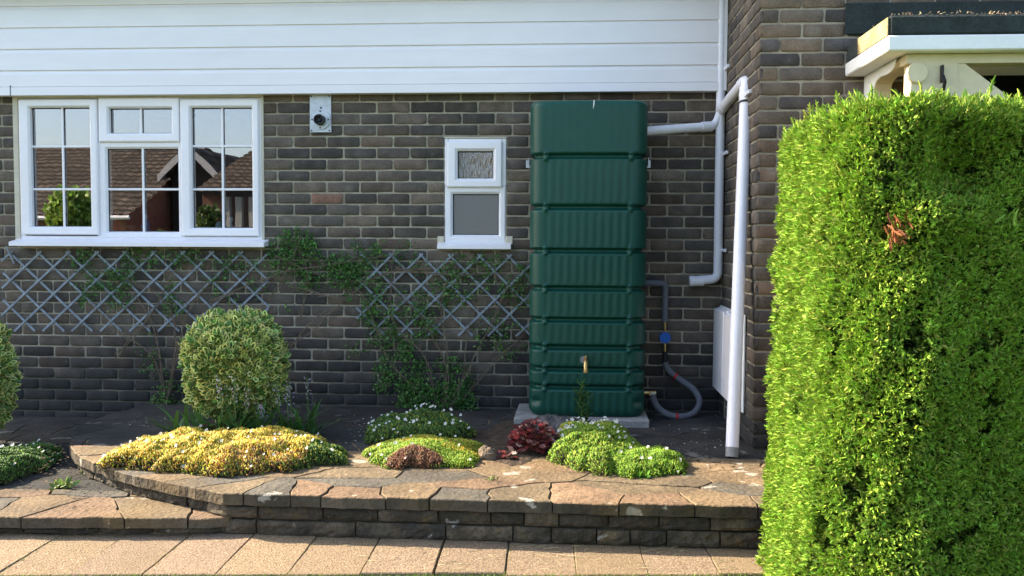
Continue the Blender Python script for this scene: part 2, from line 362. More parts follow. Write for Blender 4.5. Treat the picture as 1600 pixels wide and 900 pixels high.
def slab_mesh(mb, poly, z0, z1, col, rgh=.006, bev=.006, edge=None):
    # resample the outline with roughness, then add a bevelled top
    pts = []
    for k in range(len(poly)):
        a = Vector((*poly[k], 0)); b = Vector((*poly[(k + 1) % len(poly)], 0)); L = (b - a).length; n = max(1, int(L / .045))
        for i in range(n):
            p = a.lerp(b, i / n); nn = noise.noise_vector(p * 16) * rgh; pts.append((p.x + nn.x, p.y + nn.y))
    cx = sum(p[0] for p in pts) / len(pts); cy = sum(p[1] for p in pts) / len(pts); n = len(pts)
    def ins(p, d):
        v = Vector((p[0] - cx, p[1] - cy)); l = v.length; v *= max(0, l - d) / max(l, 1e-6); return (cx + v.x, cy + v.y)
    tx, ty = random.uniform(-.007, .007), random.uniform(-.007, .007)
    tz = lambda p: (p[0] - cx) * tx + (p[1] - cy) * ty
    V = [(p[0], p[1], z0) for p in pts] + [(p[0], p[1], z1 - bev + tz(p)) for p in pts]
    V += [(*ins(p, bev), z1 + tz(p)) for p in pts] + [(cx, cy, z1 + .001)]
    Fc = []
    for l in (0, 1): Fc += [(l * n + i, l * n + (i + 1) % n, (l + 1) * n + (i + 1) % n, (l + 1) * n + i) for i in range(n)]
    Fc += [(2 * n + i, 2 * n + (i + 1) % n, 3 * n) for i in range(n)]
    mb.add(V, Fc, col); k0 = len(mb.c) - len(Fc); e_ = edge or col
    for i in range(n): mb.c[k0 + i] = e_
mb = MB()
for poly_, h_, col_ in PATHS: slab_mesh(mb, poly_, -.03, h_, col_, rgh=.004, bev=.004)
o = mb.build('path', M_path, attr=True); tag(o, kind='structure')
def stone_col(dark=False):
    k = random.random(); c = random.uniform(.85, 1.15)
    if k < .14: b = (.12, .115, .105)
    elif k < .30: b = (.21, .145, .10)
    elif k < .5: b = (.17, .135, .092)
    else: b = (.20, .15, .098)
    return tuple(v * c * t for v, t in zip(b, (.86, .80, .70)))
def EDGE():
    k = random.uniform(.7, 1.25); return (.072 * k, .06 * k, .042 * k)
# outline of the upper terrace (plan, anticlockwise when seen from above)
cur = [P(x, y, z=T2) for x, y in ((178, 645), (138, 657), (117, 669), (110, 684), (112, 700), (124, 713), (148, 723), (171, 732), (221, 745), (258, 753), (310, 764))]
curve = [(p.x, p.y) for p in spline(cur, 3)]
curve[0] = (curve[0][0], D - .005)
jx = P(352, 770, z=T2).x
XE = 3.4
reg2 = curve + [(jx, YF2), (XE, YF2), (XE, D - .005)]
seeds = []
# coping stones along the front edge and round the curve
x = jx
while x < XE: seeds.append((x, YF2 + random.uniform(.09, .13))); x += random.choice((.13, .2, .26, .32, .4)) * random.uniform(.9, 1.1)
acc = 0
for i in range(8, len(curve)):
    a = Vector(curve[i - 1]); b = Vector(curve[i]); acc += (b - a).length
    if acc > .17:
        acc = 0; t = (b - a).normalized(); nn = Vector((-t.y, t.x)); q = b + nn * .09; seeds.append((q.x, q.y))
YD = P(600, 706, z=T2).y     # shadow line; the dark slab colour behind it also stands in for shade
yy = YF2 + .27; row = 0
while yy < YD + .2:
    xx = curve[12][0] - .4 + random.uniform(0, .3)
    while xx < XE:
        q = (xx + random.uniform(-.09, .09), yy + random.uniform(-.07, .07)); xx += random.uniform(.24, .6)
        if min((q[0] - s[0]) ** 2 + 3 * (q[1] - s[1]) ** 2 for s in seeds) > .045: seeds.append(q)
    yy += .155
mb = MB()
regp = clip(reg2, (0, YD), (0, 1))
for c in cells(seeds, regp, .003): slab_mesh(mb, c, T2 - .05, T2 + random.uniform(-.003, .003), stone_col(), rgh=.016, bev=.004, edge=EDGE())
o = mb.build('terrace_paving', M_stone, attr=True); tag(o, kind='structure')
# body of the terrace
def ccw_body(name, reg, z1, m, inset=0.0):
    mb = MB(); mb.prism(reg, 'z', -.02, z1); return tag(mb.build(name, m), kind='structure')
inner = [(x + .045 if i < len(curve) else x, y + (.045 if (y < 4.0 or 6 < i < len(curve)) else 0)) for i, (x, y) in enumerate(reg2)]
ccw_body('terrace_bed', inner, T2 - .009, M_joint)
# dark slabs behind the paving, stone tone with the shade painted in
mb = MB(); pts = []
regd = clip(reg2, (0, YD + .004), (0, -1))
def dark_slabs(reg, y0, x0_, x1_, zt):
    sd_ = []; y = y0 + .12
    while y < D:
        x = x0_
        while x < x1_: sd_.append((x + random.uniform(-.1, .1), y + random.uniform(-.06, .06))); x += random.uniform(.3, .62)
        y += .25
    mb = MB()
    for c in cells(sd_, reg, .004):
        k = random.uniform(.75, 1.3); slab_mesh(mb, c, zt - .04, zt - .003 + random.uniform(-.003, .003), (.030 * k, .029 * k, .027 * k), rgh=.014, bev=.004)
    return mb
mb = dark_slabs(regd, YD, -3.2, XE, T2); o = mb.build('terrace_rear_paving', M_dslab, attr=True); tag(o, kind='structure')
# lower terrace on the left
xe = P(338, 817, z=T1).x
YA1 = lambda x: YF1 - .07 + .085 * (x + 2.6) if x > -2.6 else YF1 - .07
reg1 = [(-6.5, YF1 - .07), (-2.6, YF1 - .07), (xe - .06, YA1(xe - .06)), (xe + .02, YF1 + .05), (xe + .05, YF1 + .16), (xe + .05, D - .01), (-6.5, D - .01)]
seeds = []; x = -6.5
YD1 = P(60, 765, z=T1).y  # edge of the shadow; slabs behind it carry that shade in their colour
while x < xe: seeds.append((x, YA1(x) + random.uniform(.13, .2))); x += random.uniform(.2, .36)
yy = YF1 + .42
while yy < YD1 + .2:
    xx = -6.5
    while xx < xe: seeds.append((xx + random.uniform(-.08, .08), yy + random.uniform(-.06, .06))); xx += random.uniform(.26, .44)
    yy += .26
mb = MB()
for c in cells(seeds, clip(reg1, (0, YD1), (0, 1)), .004): slab_mesh(mb, c, T1 - .045, T1 + random.uniform(-.003, .003), stone_col(), rgh=.016, bev=.004, edge=EDGE())
o = mb.build('lower_terrace_paving', M_stone, attr=True); tag(o, kind='structure')
ccw_body('lower_terrace_bed', [(x, y + (.045 if y < 4 else 0)) for x, y in reg1], T1 - .009, M_joint)
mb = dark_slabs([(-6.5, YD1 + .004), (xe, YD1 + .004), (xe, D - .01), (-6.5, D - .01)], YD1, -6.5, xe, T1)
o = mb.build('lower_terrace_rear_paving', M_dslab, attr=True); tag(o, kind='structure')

# stone facing along a path
def facing(mb, path, z0, z1, lmin, lmax, off=0.0, depth=.06, gap=.007, rough=.010):
    P2 = [Vector(p) for p in path]; S = [0]
    for i in range(1, len(P2)): S.append(S[-1] + (P2[i] - P2[i - 1]).length)
    def at(s):
        s = min(max(s, 0), S[-1])
        for i in range(1, len(S)):
            if s <= S[i] or i == len(S) - 1:
                t = (s - S[i - 1]) / max(S[i] - S[i - 1], 1e-6); d = (P2[i] - P2[i - 1]).normalized(); return P2[i - 1].lerp(P2[i], t), Vector((d.y, -d.x))
    s = random.uniform(-lmax * .5, 0)
    while s < S[-1]:
        L = random.uniform(lmin, lmax); a, b = max(0, s) + gap / 2, min(S[-1], s + L) - gap / 2; s += L
        if b - a < .02: continue
        nu = max(3, int((b - a) / .025)); nv = 4; g0 = random.uniform(-.006, .006); zz0 = z0 + gap / 2 + random.uniform(-.002, .004); zz1 = z1 - gap / 2 + random.uniform(-.004, .002)
        V = []
        for j in range(nv + 1):
            for i in range(nu + 1):
                u = a + (b - a) * i / nu; p, n = at(u); v = zz0 + (zz1 - zz0) * j / nv
                e = (i in (0, nu)) + (j in (0, nv)); q = Vector((p.x, p.y, v))
                dd = off + g0 - e * .006 + noise.noise(q * 28) * rough * .9 + noise.noise(q * 70) * rough * .6
                V.append((p.x + n.x * dd, p.y + n.y * dd, v + noise.noise(q * 35 + Vector((5, 5, 5))) * .003))
        Fc = [(j * (nu + 1) + i, j * (nu + 1) + i + 1, (j + 1) * (nu + 1) + i + 1, (j + 1) * (nu + 1) + i) for j in range(nv) for i in range(nu)]
        # rim going back
        ring = [i for i in range(nu + 1)] + [j * (nu + 1) + nu for j in range(1, nv + 1)] + [nv * (nu + 1) + i for i in range(nu - 1, -1, -1)] + [j * (nu + 1) for j in range(nv - 1, 0, -1)]
        base = len(V)
        for r in ring:
            i = r % (nu + 1); u = a + (b - a) * i / nu; p, n = at(u); V.append((p.x - n.x * depth, p.y - n.y * depth, V[r][2]))
        m_ = len(ring); Fc += [(ring[(k + 1) % m_], ring[k], base + k, base + (k + 1) % m_) for k in range(m_)]
        c = random.uniform(.6, 1.35); kk = random.random(); col = (.06, .05, .036) if kk < .6 else (.078, .062, .042)
        mb.add(V, Fc, tuple(v * c for v in col))
path2 = [(curve[i][0] + .012, curve[i][1] + .010) for i in range(2, len(curve))] + [(jx, YF2 + .012), (XE, YF2 + .012)]
rw = empty('retaining_wall', (0, YF2, 0), 'low weathered stone wall holding up the curved flower bed terrace', 'garden wall')
mb = MB(); facing(mb, path2, T2 - .052 - .062, T2 - .054, .10, .36, off=-.004); facing(mb, path2, T2 - .052 - .136, T2 - .116, .14, .46, off=-.002)
mb.build('stonework', M_edge, rw, attr=True)
core = [(x + .02, y + .018) for x, y in path2]
# lead mortar behind the stones
mb = MB()
V = []; Fc = []
for i, (x, y) in enumerate([(p[0], p[1]) for p in path2]):
    V += [(x + (.03 if i < len(curve) - 2 else 0), y + .028, -.02), (x + (.03 if i < len(curve) - 2 else 0), y + .028, T2 - .05)]
for i in range(len(path2) - 1): Fc.append((2 * i, 2 * i + 2, 2 * i + 3, 2 * i + 1))
mb.add(V, Fc); mb.build('mortar', M_wjoint, rw)
mb = MB(); lw = empty('step_edge_wall', (-3, YF1, 0), 'two course stone edge under the lower left paving step', 'garden wall')
pth = [(-6.5, YF1 - .05), (-2.6, YF1 - .05), (xe - .06, YA1(xe - .06) + .02), (xe + .0, YF1 + .06), (xe + .03, YF1 + .12)]
facing(mb, pth, .002, T1 - .046, .16, .34, off=-.004); mb.build('stonework', M_edge, lw, attr=True)

# ------------------------------------------------------------------ the house
house = empty('brick_house', (0, D, T1), 'dark brick house with white cladding above and a projecting wing and porch', 'house')
def bcol(z, warm=0.0):
    k = random.random(); c = random.uniform(.72, 1.28)
    if k < .33: b = (.098, .087, .075)
    elif k < .55: b = (.078, .074, .070)
    elif k < .72: b = (.062, .060, .064)
    elif k < .88: b = (.118, .098, .075)
    elif k < .96: b = (.115, .085, .065)
    else: b = (.135, .12, .098)
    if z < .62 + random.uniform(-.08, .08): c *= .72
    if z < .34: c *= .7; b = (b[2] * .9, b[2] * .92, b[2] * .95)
    g_ = sum(b) / 3; k_ = .5 if warm == 0 else .15
    return tuple((v * (1 - k_) + g_ * k_) * c * (1 + warm) * t for v, t in zip(b, (1.14, .985, .85)))
def brickwall(name, O, U, N, u0, u1, zb, nrow, openings, phase, BL=.225, BH=.075, parent=None, cuts=(), warm=0.0, mortar_mat=None, special=None, skip=None):
    """O origin, U unit direction along the wall, N outward normal."""
    O = Vector(O); U = Vector(U); N = Vector(N); V = []; Fc = []; C = []
    jt = .0115
    for r in range(nrow):
        z0 = zb + r * BH + jt / 2; z1 = z0 + BH - jt
        spans = [(u0, u1)]
        for (a, b, c, d) in openings:
            if z1 > c + .01 and z0 < d - .01:
                ns = []
                for s in spans:
                    if b <= s[0] or a >= s[1]: ns.append(s)
                    else:
                        if a > s[0]: ns.append((s[0], a - .003))
                        if b < s[1]: ns.append((b + .003, s[1]))
                spans = ns
        off = phase + (BL / 2 if r % 2 else 0)
        for s in spans:
            k = math.floor((s[0] - off) / BL); e = [s[0]]
            while off + (k + 1) * BL < s[1] - .001:
                k += 1; q = off + k * BL
                if q > s[0] + .001: e.append(q + random.uniform(-.003, .003))
            e.append(s[1])
            # merge slivers
            e2 = [e[0]]
            for i in range(1, len(e)):
                if e[i] - e2[-1] < .045 and i < len(e) - 1: continue
                if i == len(e) - 1 and e[i] - e2[-1] < .045 and len(e2) > 1: e2[-1] = e[i]; continue
                e2.append(e[i])
            for i in range(len(e2) - 1):
                a = e2[i] + (jt / 2 if i else 0); b = e2[i + 1] - (jt / 2 if i < len(e2) - 2 else 0)
                if b - a < .012: continue
                ev_ = .007 / (b - a); inn = max(1, int((b - a) / .05)); FU = [0, ev_] + [ev_ + (1 - 2 * ev_) * q / inn for q in range(1, inn)] + [1 - ev_, 1]; FV = [0, .1, .5, .9, 1]; nu = len(FU) - 1; nv = 4; base = len(V); pr = random.uniform(-.0015, .0025)
                col = bcol(z0, warm)
                if special:
                    sp = special(.5 * (a + b), .5 * (z0 + z1))
                    if sp: col = sp
                tilt = random.uniform(-.0018, .0018)
                for jv in range(nv + 1):
                    for iu in range(nu + 1):
                        fu = FU[iu]; fv = FV[jv]; u = a + (b - a) * fu; z = z0 + (z1 - z0) * fv
                        eu = iu in (0, nu); ev = jv in (0, nv)
                        n1 = noise.noise(Vector((u * 13, z * 30, r * .7 + base * .01)))
                        n2 = noise.noise(Vector((u * 30 + 7, z * 40, base * .013)))
                        dd = pr - (.0035 if (eu or ev) else 0) - (.003 if (eu and ev) else 0) + n2 * .0014 + tilt * (fu - .5) * 2
                        if ev or jv in (1, 3): z += noise.noise(Vector((u * 16, z0 * 31 + (fv > .5) * 9, 2))) * .0036 + ((-.0065 if fv > .5 else .0065) if (eu and ev) else 0)
                        if eu: u += n2 * .004 + (noise.noise(Vector((u * 9, z0 * 50, 4))) * .003)
                        q = O + U * u + N * dd; V.append((q.x, q.y, z))
                idx = lambda i_, j_: base + j_ * (nu + 1) + i_
                Fc += [(idx(i_, j_), idx(i_ + 1, j_), idx(i_ + 1, j_ + 1), idx(i_, j_ + 1)) for j_ in range(nv) for i_ in range(nu)]
                nf = nu * nv
                ring = [idx(i_, 0) for i_ in range(nu + 1)] + [idx(nu, j_) for j_ in range(1, nv + 1)] + [idx(i_, nv) for i_ in range(nu - 1, -1, -1)] + [idx(0, j_) for j_ in range(nv - 1, 0, -1)]
                bb = len(V)
                for q in ring:
                    p = V[q]; V.append((p[0] - N.x * .013, p[1] - N.y * .013, p[2]))
                m_ = len(ring); Fc += [(ring[(k_ + 1) % m_], ring[k_], bb + k_, bb + (k_ + 1) % m_) for k_ in range(m_)]; nf += m_
                C += [col] * nf
    flip = U.cross(Vector((0, 0, 1))).dot(N) < 0
    if flip: Fc = [f[::-1] for f in Fc]
    bo = link_mesh(name, V, np.array(Fc), M_brick, parent, C)
    return bo
def mortar_grid(mb, O, U, N, u0, u1, z0, z1, openings, rec=.0065, thick=.1):
    us = sorted({u0, u1, *[v for o in openings for v in o[:2]]}); zs = sorted({z0, z1, *[v for o in openings for v in o[2:]]})
    us = [u for u in us if u0 <= u <= u1]; zs = [z for z in zs if z0 <= z <= z1]
    O = Vector(O); U = Vector(U); N = Vector(N)
    for i in range(len(us) - 1):
        for j in range(len(zs) - 1):
            cu = (us[i] + us[i + 1]) / 2; cz = (zs[j] + zs[j + 1]) / 2
            if any(o[0] < cu < o[1] and o[2] < cz < o[3] for o in openings): continue
            pts = []
            for dd in (-rec, -rec - thick):
                for (u, z) in ((us[i], zs[j]), (us[i + 1], zs[j]), (us[i + 1], zs[j + 1]), (us[i], zs[j + 1])):
                    q = O + U * u + N * dd; pts.append((q.x, q.y, z))
            mb.add(pts, [(0, 1, 2, 3), (7, 6, 5, 4), (0, 4, 5, 1), (1, 5, 6, 2), (2, 6, 7, 3), (3, 7, 4, 0)])
def px(x, y, Y=D): return P(x, y, y=Y)
W1 = (px(25, 260).x, px(411, 260).x, px(200, 384).z, px(200, 140).z)
W2 = (px(694, 300).x, px(791, 300).x, px(740, 388).z, px(740, 215).z)
zjoint = px(550, 159.3).z
zb = zjoint - math.ceil((zjoint - T1 + .1) / .075) * .075
rtop = math.ceil((px(500, 120).z - zb) / .075)
ph = px(562, 151).x
if round((zjoint - zb) / .075) % 2 == 0: pass
else: ph = ph + .1125
r1 = int(round((zjoint - zb) / .075))   # row index just above zjoint contains px y 151
ph = px(562, 151).x - (.1125 if r1 % 2 else 0)
def spec(u, z):
    a = px(505, 308)
    if abs(u - a.x) < .12 and abs(z - a.z) < .036: return (.22, .12, .085)
    return None
ops = [W1, W2]
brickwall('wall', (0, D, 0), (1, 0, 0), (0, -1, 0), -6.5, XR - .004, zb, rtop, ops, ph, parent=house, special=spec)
mb = MB(); mortar_grid(mb, (0, D, 0), (1, 0, 0), (0, -1, 0), -6.5, XR + .15, -.02, zb + rtop * .075, ops)
mb.build('mortar', M_mortar, house)
# wing: side face (x = XR, facing -x) and front face
nr2 = 42
wo = empty('wing', (XR, YP, T1), parent=house)
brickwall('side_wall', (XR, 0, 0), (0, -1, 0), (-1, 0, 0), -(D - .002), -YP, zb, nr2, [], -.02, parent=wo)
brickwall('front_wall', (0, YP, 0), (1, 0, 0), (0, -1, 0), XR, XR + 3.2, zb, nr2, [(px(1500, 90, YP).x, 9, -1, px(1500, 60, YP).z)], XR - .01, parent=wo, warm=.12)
mb = MB()
mortar_grid(mb, (XR, 0, 0), (0, -1, 0), (-1, 0, 0), -(D - .001), -(YP + .0065), -.02, zb + nr2 * .075, [])
mortar_grid(mb, (0, YP, 0), (1, 0, 0), (0, -1, 0), XR + .0065, XR + 3.2, -.02, zb + nr2 * .075, [(px(1500, 90, YP).x, XR + 3.2, -.02, px(1500, 60, YP).z)], thick=.12)
mb.build('mortar', M_mortar, wo)
# cladding
YC = D - .075; zc0 = P(560, 145.5, y=YC).z; sp = (P(0, 76, y=YC).z - P(0, 109.3, y=YC).z)
zf = P(0, 109.3, y=YC).z      # joint between the boards
prof = [(YC + .045, zc0), (YC - .004, zc0), (YC - .004, zc0 + .052), (YC + .006, zc0 + .056)]
z = zf
k0 = zf - sp
for i in range(-1, 8):
    zz = zf + i * sp
    lo = max(zz, zc0 + .058) if i == -1 else zz
    if i >= 0: prof += [(YC + .013, lo - .0035), (YC + .0, lo - .003)]
    prof += [(YC + .0, lo), (YC, zz + sp * .76)] + [(YC + .012 * (math.sin(t * math.pi / 2) ** 2), zz + sp * (.76 + .235 * t)) for t in (.25, .5, .75, 1)]
ztop = zf + 8 * sp
mb = MB(); V = []; Fc = []
xs = [-6.5, XR - .03]
for xx in xs: V += [(xx, y, z_) for y, z_ in prof]
n = len(prof); Fc = [(i, n + i, n + i + 1, i + 1) for i in range(n - 1)]
mb.add(V, Fc); mb.box(-6.5, XR - .03, YC + .04, D + .1, zc0 + .002, ztop)
mb.build('cladding', M_clad, house)
# corner strip and cladding joint
mb = MB(); mb.box(XR - .03, XR - .002, YC - .006, D, zc0, ztop, bev=.003); mb.build('corner_trim', M_upvc, house)
q = P(16, 142, y=YC - .005); mb = MB(); mb.box(q.x - .002, q.x + .002, YC - .006, YC, zc0 - .002, zc0 + .065); mb.build('board_joint', M_seal, house)
# roof with eaves (out of frame, casts the shade)
HE = 1.35 * SUN.z / SUN.y + T2
EO = .22; HE = (D - P(550, 709, z=T2).y - EO) * SUN.z / SUN.y + T2
print('eaves height', HE, 'cladding top', ztop)
mb = MB(); mb.prism([(D - EO, HE - .12), (D - EO, HE), (D + 4, HE + 2.3), (D + 8, HE), (D + 8, HE - .12)], 'x', -6.6, XR + 3.4); mb.build('roof', M_tile, house, attr=True)
mb = MB(); mb.box(-6.5, XR + 3.2, D + .1, D + 7.8, ztop - .02, HE - .1); mb.box(-6.5, XR + 3.2, D + .02, D + .1, ztop - .001, HE - .1); mb.build('upper_wall', M_clad, house)
mb = MB(); mb.box(-3.6, XR + .2, D - EO, D + 3.5, HE - .05, 4.93); mb.box(-3.65, XR + .25, D - EO - .02, D + 3.6, 4.93, 4.98); mb.build('sun_blocker', M_clad, house)  # added box above the eaves, unseen, keeps sun off the wing side wall
mb = MB(); mb.box(-6.6, XR - .01, D - EO - .02, D - EO - .002, HE - .16, HE + .01); mb.build('fascia', M_upvc, house)
mb = MB(); mb.prism([(YP - .05, zb + nr2 * .075 - .0), (YP - .05, zb + nr2 * .075 + .06), (D + 1, zb + nr2 * .075 + .2), (D + 1, zb + nr2 * .075)], 'x', XR - .05, XR + 3.3)
mb.build('wing_roof', M_felt, wo)
# rooms behind the windows
def room(x0, x1, z0, z1, dep, nm):
    V = [(x, y, z) for x in (x0, x1) for y in (D + .108, D + dep) for z in (z0, z1)]
    mb = MB(); mb.add(V, [(0, 2, 3, 1), (4, 5, 7, 6), (2, 6, 7, 3), (0, 4, 6, 2), (1, 3, 7, 5)])
    mb.build(nm, M_room, house)
room(W1[0] - .6, W1[1] + .6, W1[2] - .9, W1[3] + .25, 3.2, 'kitchen_interior')
room(W2[0] - .3, W2[1] + .4, W2[2] - .9, W2[3] + .35, 1.4, 'toilet_interior')

# windows
def ring(mb, o, i, yf, yb, bev=.008, lip=.010):
    """mitred frame between the rectangles o and i (x0,x1,z0,z1)"""
    def loop(r, d, y): return [(r[0] + d, y, r[2] + d), (r[1] - d, y, r[2] + d), (r[1] - d, y, r[3] - d), (r[0] + d, y, r[3] - d)]
    L = [loop(o, 0, yb), loop(o, 0, yf + bev), loop(o, bev * .7, yf + bev * .2), loop(o, bev * 1.2, yf), loop(i, -lip - .004, yf), loop(i, -lip, yf + .002), loop(i, 0, yf + .016), loop(i, 0, yb)]
    V = [p for l in L for p in l]; Fc = []
    for a in range(len(L) - 1):
        for k in range(4): Fc.append((a * 4 + k, a * 4 + (k + 1) % 4, a * 4 + 4 + (k + 1) % 4, a * 4 + 4 + k))
    mb.add(V, Fc)
def rc(x0, x1, y0, y1, Y): a = P(x0, (y0 + y1) / 2, y=Y); b = P(x1, (y0 + y1) / 2, y=Y); c = P((x0 + x1) / 2, y1, y=Y); d = P((x0 + x1) / 2, y0, y=Y); return (a.x, b.x, c.z, d.z)
YW = D - .012
win = empty('window', ((W1[0] + W1[1]) / 2, YW, W1[2]), parent=house); win['label'] = 'wide three light white kitchen window with glazing bars'
g1 = rc(48, 141, 168, 354, YW); g2 = rc(170, 268, 169, 208, YW); g3 = rc(166, 277, 232, 362, YW); g4 = rc(299, 394, 168, 356, YW)
# align the grid exactly
top = (g1[3] + g4[3]) / 2
fr = rc(29, 408, 153, 376, YW); fr = (fr[0], fr[1], W1[2] + .035, fr[3])
s1 = (rc(31, 153, 160, 370, YW)[0] + .004, rc(31, 153, 160, 370, YW)[1], g1[2] - .055, g1[3] + .055)
s2 = rc(155, 280, 153, 222, YW); s4 = rc(283, 405, 160, 370, YW); s4 = (s4[0], s4[1], g4[2] - .055, g4[3] + .055)
mb = MB()
ring(mb, fr, (g1[0], g1[1], g1[2], g1[3]), YW + .014, YW + .09) if False else None
mb.box(fr[0], fr[1], YW + .012, YW + .085, s1[3] - .02, fr[3], bev=.006)
mb.box(fr[0], fr[1], YW + .0125, YW + .085, fr[2], g3[2] - .03, bev=.006)
mb.box(fr[0], s1[0] + .02, YW + .013, YW + .085, fr[2] + .01, fr[3] - .01)
mb.box(s4[1] - .02, fr[1], YW + .013, YW + .085, fr[2] + .01, fr[3] - .01)
mb.box(s1[1] - .015, s2[0] + .015, YW + .0135, YW + .085, fr[2] + .01, fr[3] - .01)
mb.box(s2[1] - .015, s4[0] + .015, YW + .0135, YW + .085, fr[2] + .01, fr[3] - .01)
ring(mb, (s1[1] + .002, s4[0] - .002, g3[2] - .045, s2[2] + .005), g3, YW + .008, YW + .08)
mb.build('frame', M_upvc, win)
for s, g_ in ((s1, g1), (s2, g2), (s4, g4)):
    mb = MB(); ring(mb, s, g_, YW - .012, YW + .05); mb.build('sash', M_upvc, win)
hb1 = P(96, 228.5, y=YW).z; hb2 = P(220, 295.5, y=YW).z
for g_, vx, hs in ((g1, 96, (hb1, hb2)), (g2, 219, ()), (g3, 221, (hb2,)), (g4, 346, (hb1, hb2))):
    mb = MB(); xx = P(vx, 260, y=YW).x; mb.box(xx - .0075, xx + .0075, YW + .018, YW + .03, g_[2] - .003, g_[3] + .003, bev=.003)
    for h in hs: mb.box(g_[0] - .003, g_[1] + .003, YW + .0187, YW + .0295, h - .0075, h + .0075, bev=.003)
    mb.build_each('glazing_bar', M_upvc, win)
    mb = MB(); mb.box(g_[0] - .008, g_[1] + .008, YW + .034, YW + .036, g_[2] - .008, g_[3] + .008)
    o = mb.build('glass', M_glass, win)
    mb = MB()   # dark gasket round the pane
    for a, b, c, d in ((g_[0], g_[0] + .004, g_[2], g_[3]), (g_[1] - .004, g_[1], g_[2], g_[3]), (g_[0], g_[1], g_[2], g_[2] + .004), (g_[0], g_[1], g_[3] - .004, g_[3])):
        mb.box(a - .001, b + .001, YW + .0312, YW + .0335, c - .001, d + .001)
    mb.build('gasket', M_seal, win)
mb = MB(); sx0, sx1 = P(15, 380, y=D - .1).x, P(413, 382, y=D - .1).x; sz = P(210, 385, y=D - .1).z
mb.prism([(D - .11, sz), (D - .11, sz + .024), (D - .10, sz + .029), (YW + .012, sz + .05), (YW + .06, sz + .05), (YW + .06, sz + .01), (D - .09, sz + .004), (D - .09, sz)], 'x', sx0, sx1)
mb.build('sill', M_upvc, win)
mb = MB(); mb.box(W1[0] - .012, fr[0] - .001, D - .008, D + .06, W1[2], W1[3] - .02, bev=.003); mb.box(fr[1] + .001, W1[1] + .008, D - .008, D + .06, W1[2], W1[3] - .02, bev=.003)
mb.box(W1[0], W1[1], D - .009, D + .06, fr[3] + .001, W1[3] + .03); mb.build_each('reveal', M_reveal, win)

win2 = empty('window', ((W2[0] + W2[1]) / 2, YW, W2[2]), parent=house); win2['label'] = 'narrow white window with obscured glass'
YV = D + .004
f2 = rc(694.5, 790.5, 216, 382, YV); gt = rc(715, 771, 236, 279, YV); gb = rc(707, 779, 303, 367, YV); st = rc(699, 785, 221, 293, YV)
mb = MB(); ring(mb, (f2[0], f2[1], f2[2], st[2] + .012), gb, YV, YV + .07, lip=.012)
for a, b, c, d in ((f2[0], st[0] + .01, st[2] + .0125, f2[3]), (st[1] - .01, f2[1], st[2] + .0125, f2[3]), (st[0], st[1], st[3] - .01, f2[3] - .001)):
    mb.box(a, b, YV + .001, YV + .07, c, d, bev=.003)
mb.build('frame', M_upvc, win2)
mb = MB(); ring(mb, st, gt, YV - .022, YV + .05, lip=.014); mb.build('sash', M_upvc, win2)
for g_, m_ in ((gt, M_obsc), (gb, M_obsc2)):
    mb = MB(); mb.box(g_[0] - .006, g_[1] + .006, YV + .03, YV + .032, g_[2] - .006, g_[3] + .006); mb.build('glass', m_, win2)
    mb = MB()
    for a, b, c, d in ((g_[0], g_[0] + .005, g_[2], g_[3]), (g_[1] - .005, g_[1], g_[2], g_[3]), (g_[0], g_[1], g_[2], g_[2] + .005), (g_[0], g_[1], g_[3] - .005, g_[3])):
        mb.box(a - .001, b + .001, YV + .0265, YV + .0285, c - .001, d + .001)
    mb.build('gasket', M_seal, win2)
a = P(683, 385, y=D - .06).x; b = P(798, 385, y=D - .06).x; sz = P(740, 389, y=D - .06).z
mb = MB(); mb.prism([(D - .065, sz), (D - .065, sz + .022), (D - .055, sz + .026), (YV + .01, sz + .045), (YV + .05, sz + .045), (YV + .05, sz)], 'x', a, b); mb.build('sill', M_upvc, win2)
mb = MB(); mb.box(W2[0] - .045, f2[0] - .001, D - .004, D + .03, sz + .03, sz + .085, bev=.004); mb.box(f2[1] + .001, W2[1] + .045, D - .004, D + .03, sz + .03, sz + .085, bev=.004)
mb.box(W2[0], W2[1], D - .003, D + .05, f2[3] + .001, W2[3] + .004); mb.build_each('reveal', M_reveal, win2)

# things on the kitchen sill
def lathe(mb, c, prof, n=16):
    V = []; Fc = []
    for r, z in prof:
        for k in range(n): q = 2 * math.pi * k / n; V.append((c[0] + r * math.cos(q), c[1] + r * math.sin(q), c[2] + z))
    for i in range(len(prof) - 1):
        for k in range(n): Fc.append((i * n + k, i * n + (k + 1) % n, (i + 1) * n + (k + 1) % n, (i + 1) * n + k))
    Fc += [tuple(range(n))[::-1], tuple(range((len(prof) - 1) * n, len(prof) * n))]
    mb.add(V, Fc)
YI = D + .26; zi = g3[2] - .035
mb = MB(); mb.box(W1[0] - .02, W1[1] + .02, D + .11, D + .42, zi - .03, zi, bev=.004); mb.build('inner_sill', M_white, win)
M_rp = mat('red_packet', (.35, .03, .03), rough=.4); M_lp = mat('lime_sponge', (.45, .55, .06), rough=.9); M_bb = mat('blue_bottle', (.04, .22, .42), rough=.15, spec=.6); M_cl = mat('pale_plastic', (.5, .55, .55), rough=.3)
def sill(name, x, prof, m, label, cat, capm=None):
    c = P(x, 360, y=YI); mb = MB(); lathe(mb, (c.x, YI, zi + .001), prof); o = mb.build(name, m, None, smooth=True, origin=(c.x, YI, zi)); tag(o, label, cat)
    if capm:
        mb = MB(); zz = prof[-1][1]; lathe(mb, (c.x, YI, zi + .001 + zz), [(.012, 0), (.014, .004), (.014, .022), (.01, .03)]); mb.build('cap', capm, o, smooth=True)
sill('washing_up_bottle', 228, [(.028, 0), (.032, .01), (.032, .08), (.024, .10), (.01, .12), (.01, .13)], M_bb, 'blue bottle on the kitchen sill behind the middle pane', 'bottle', M_cl)
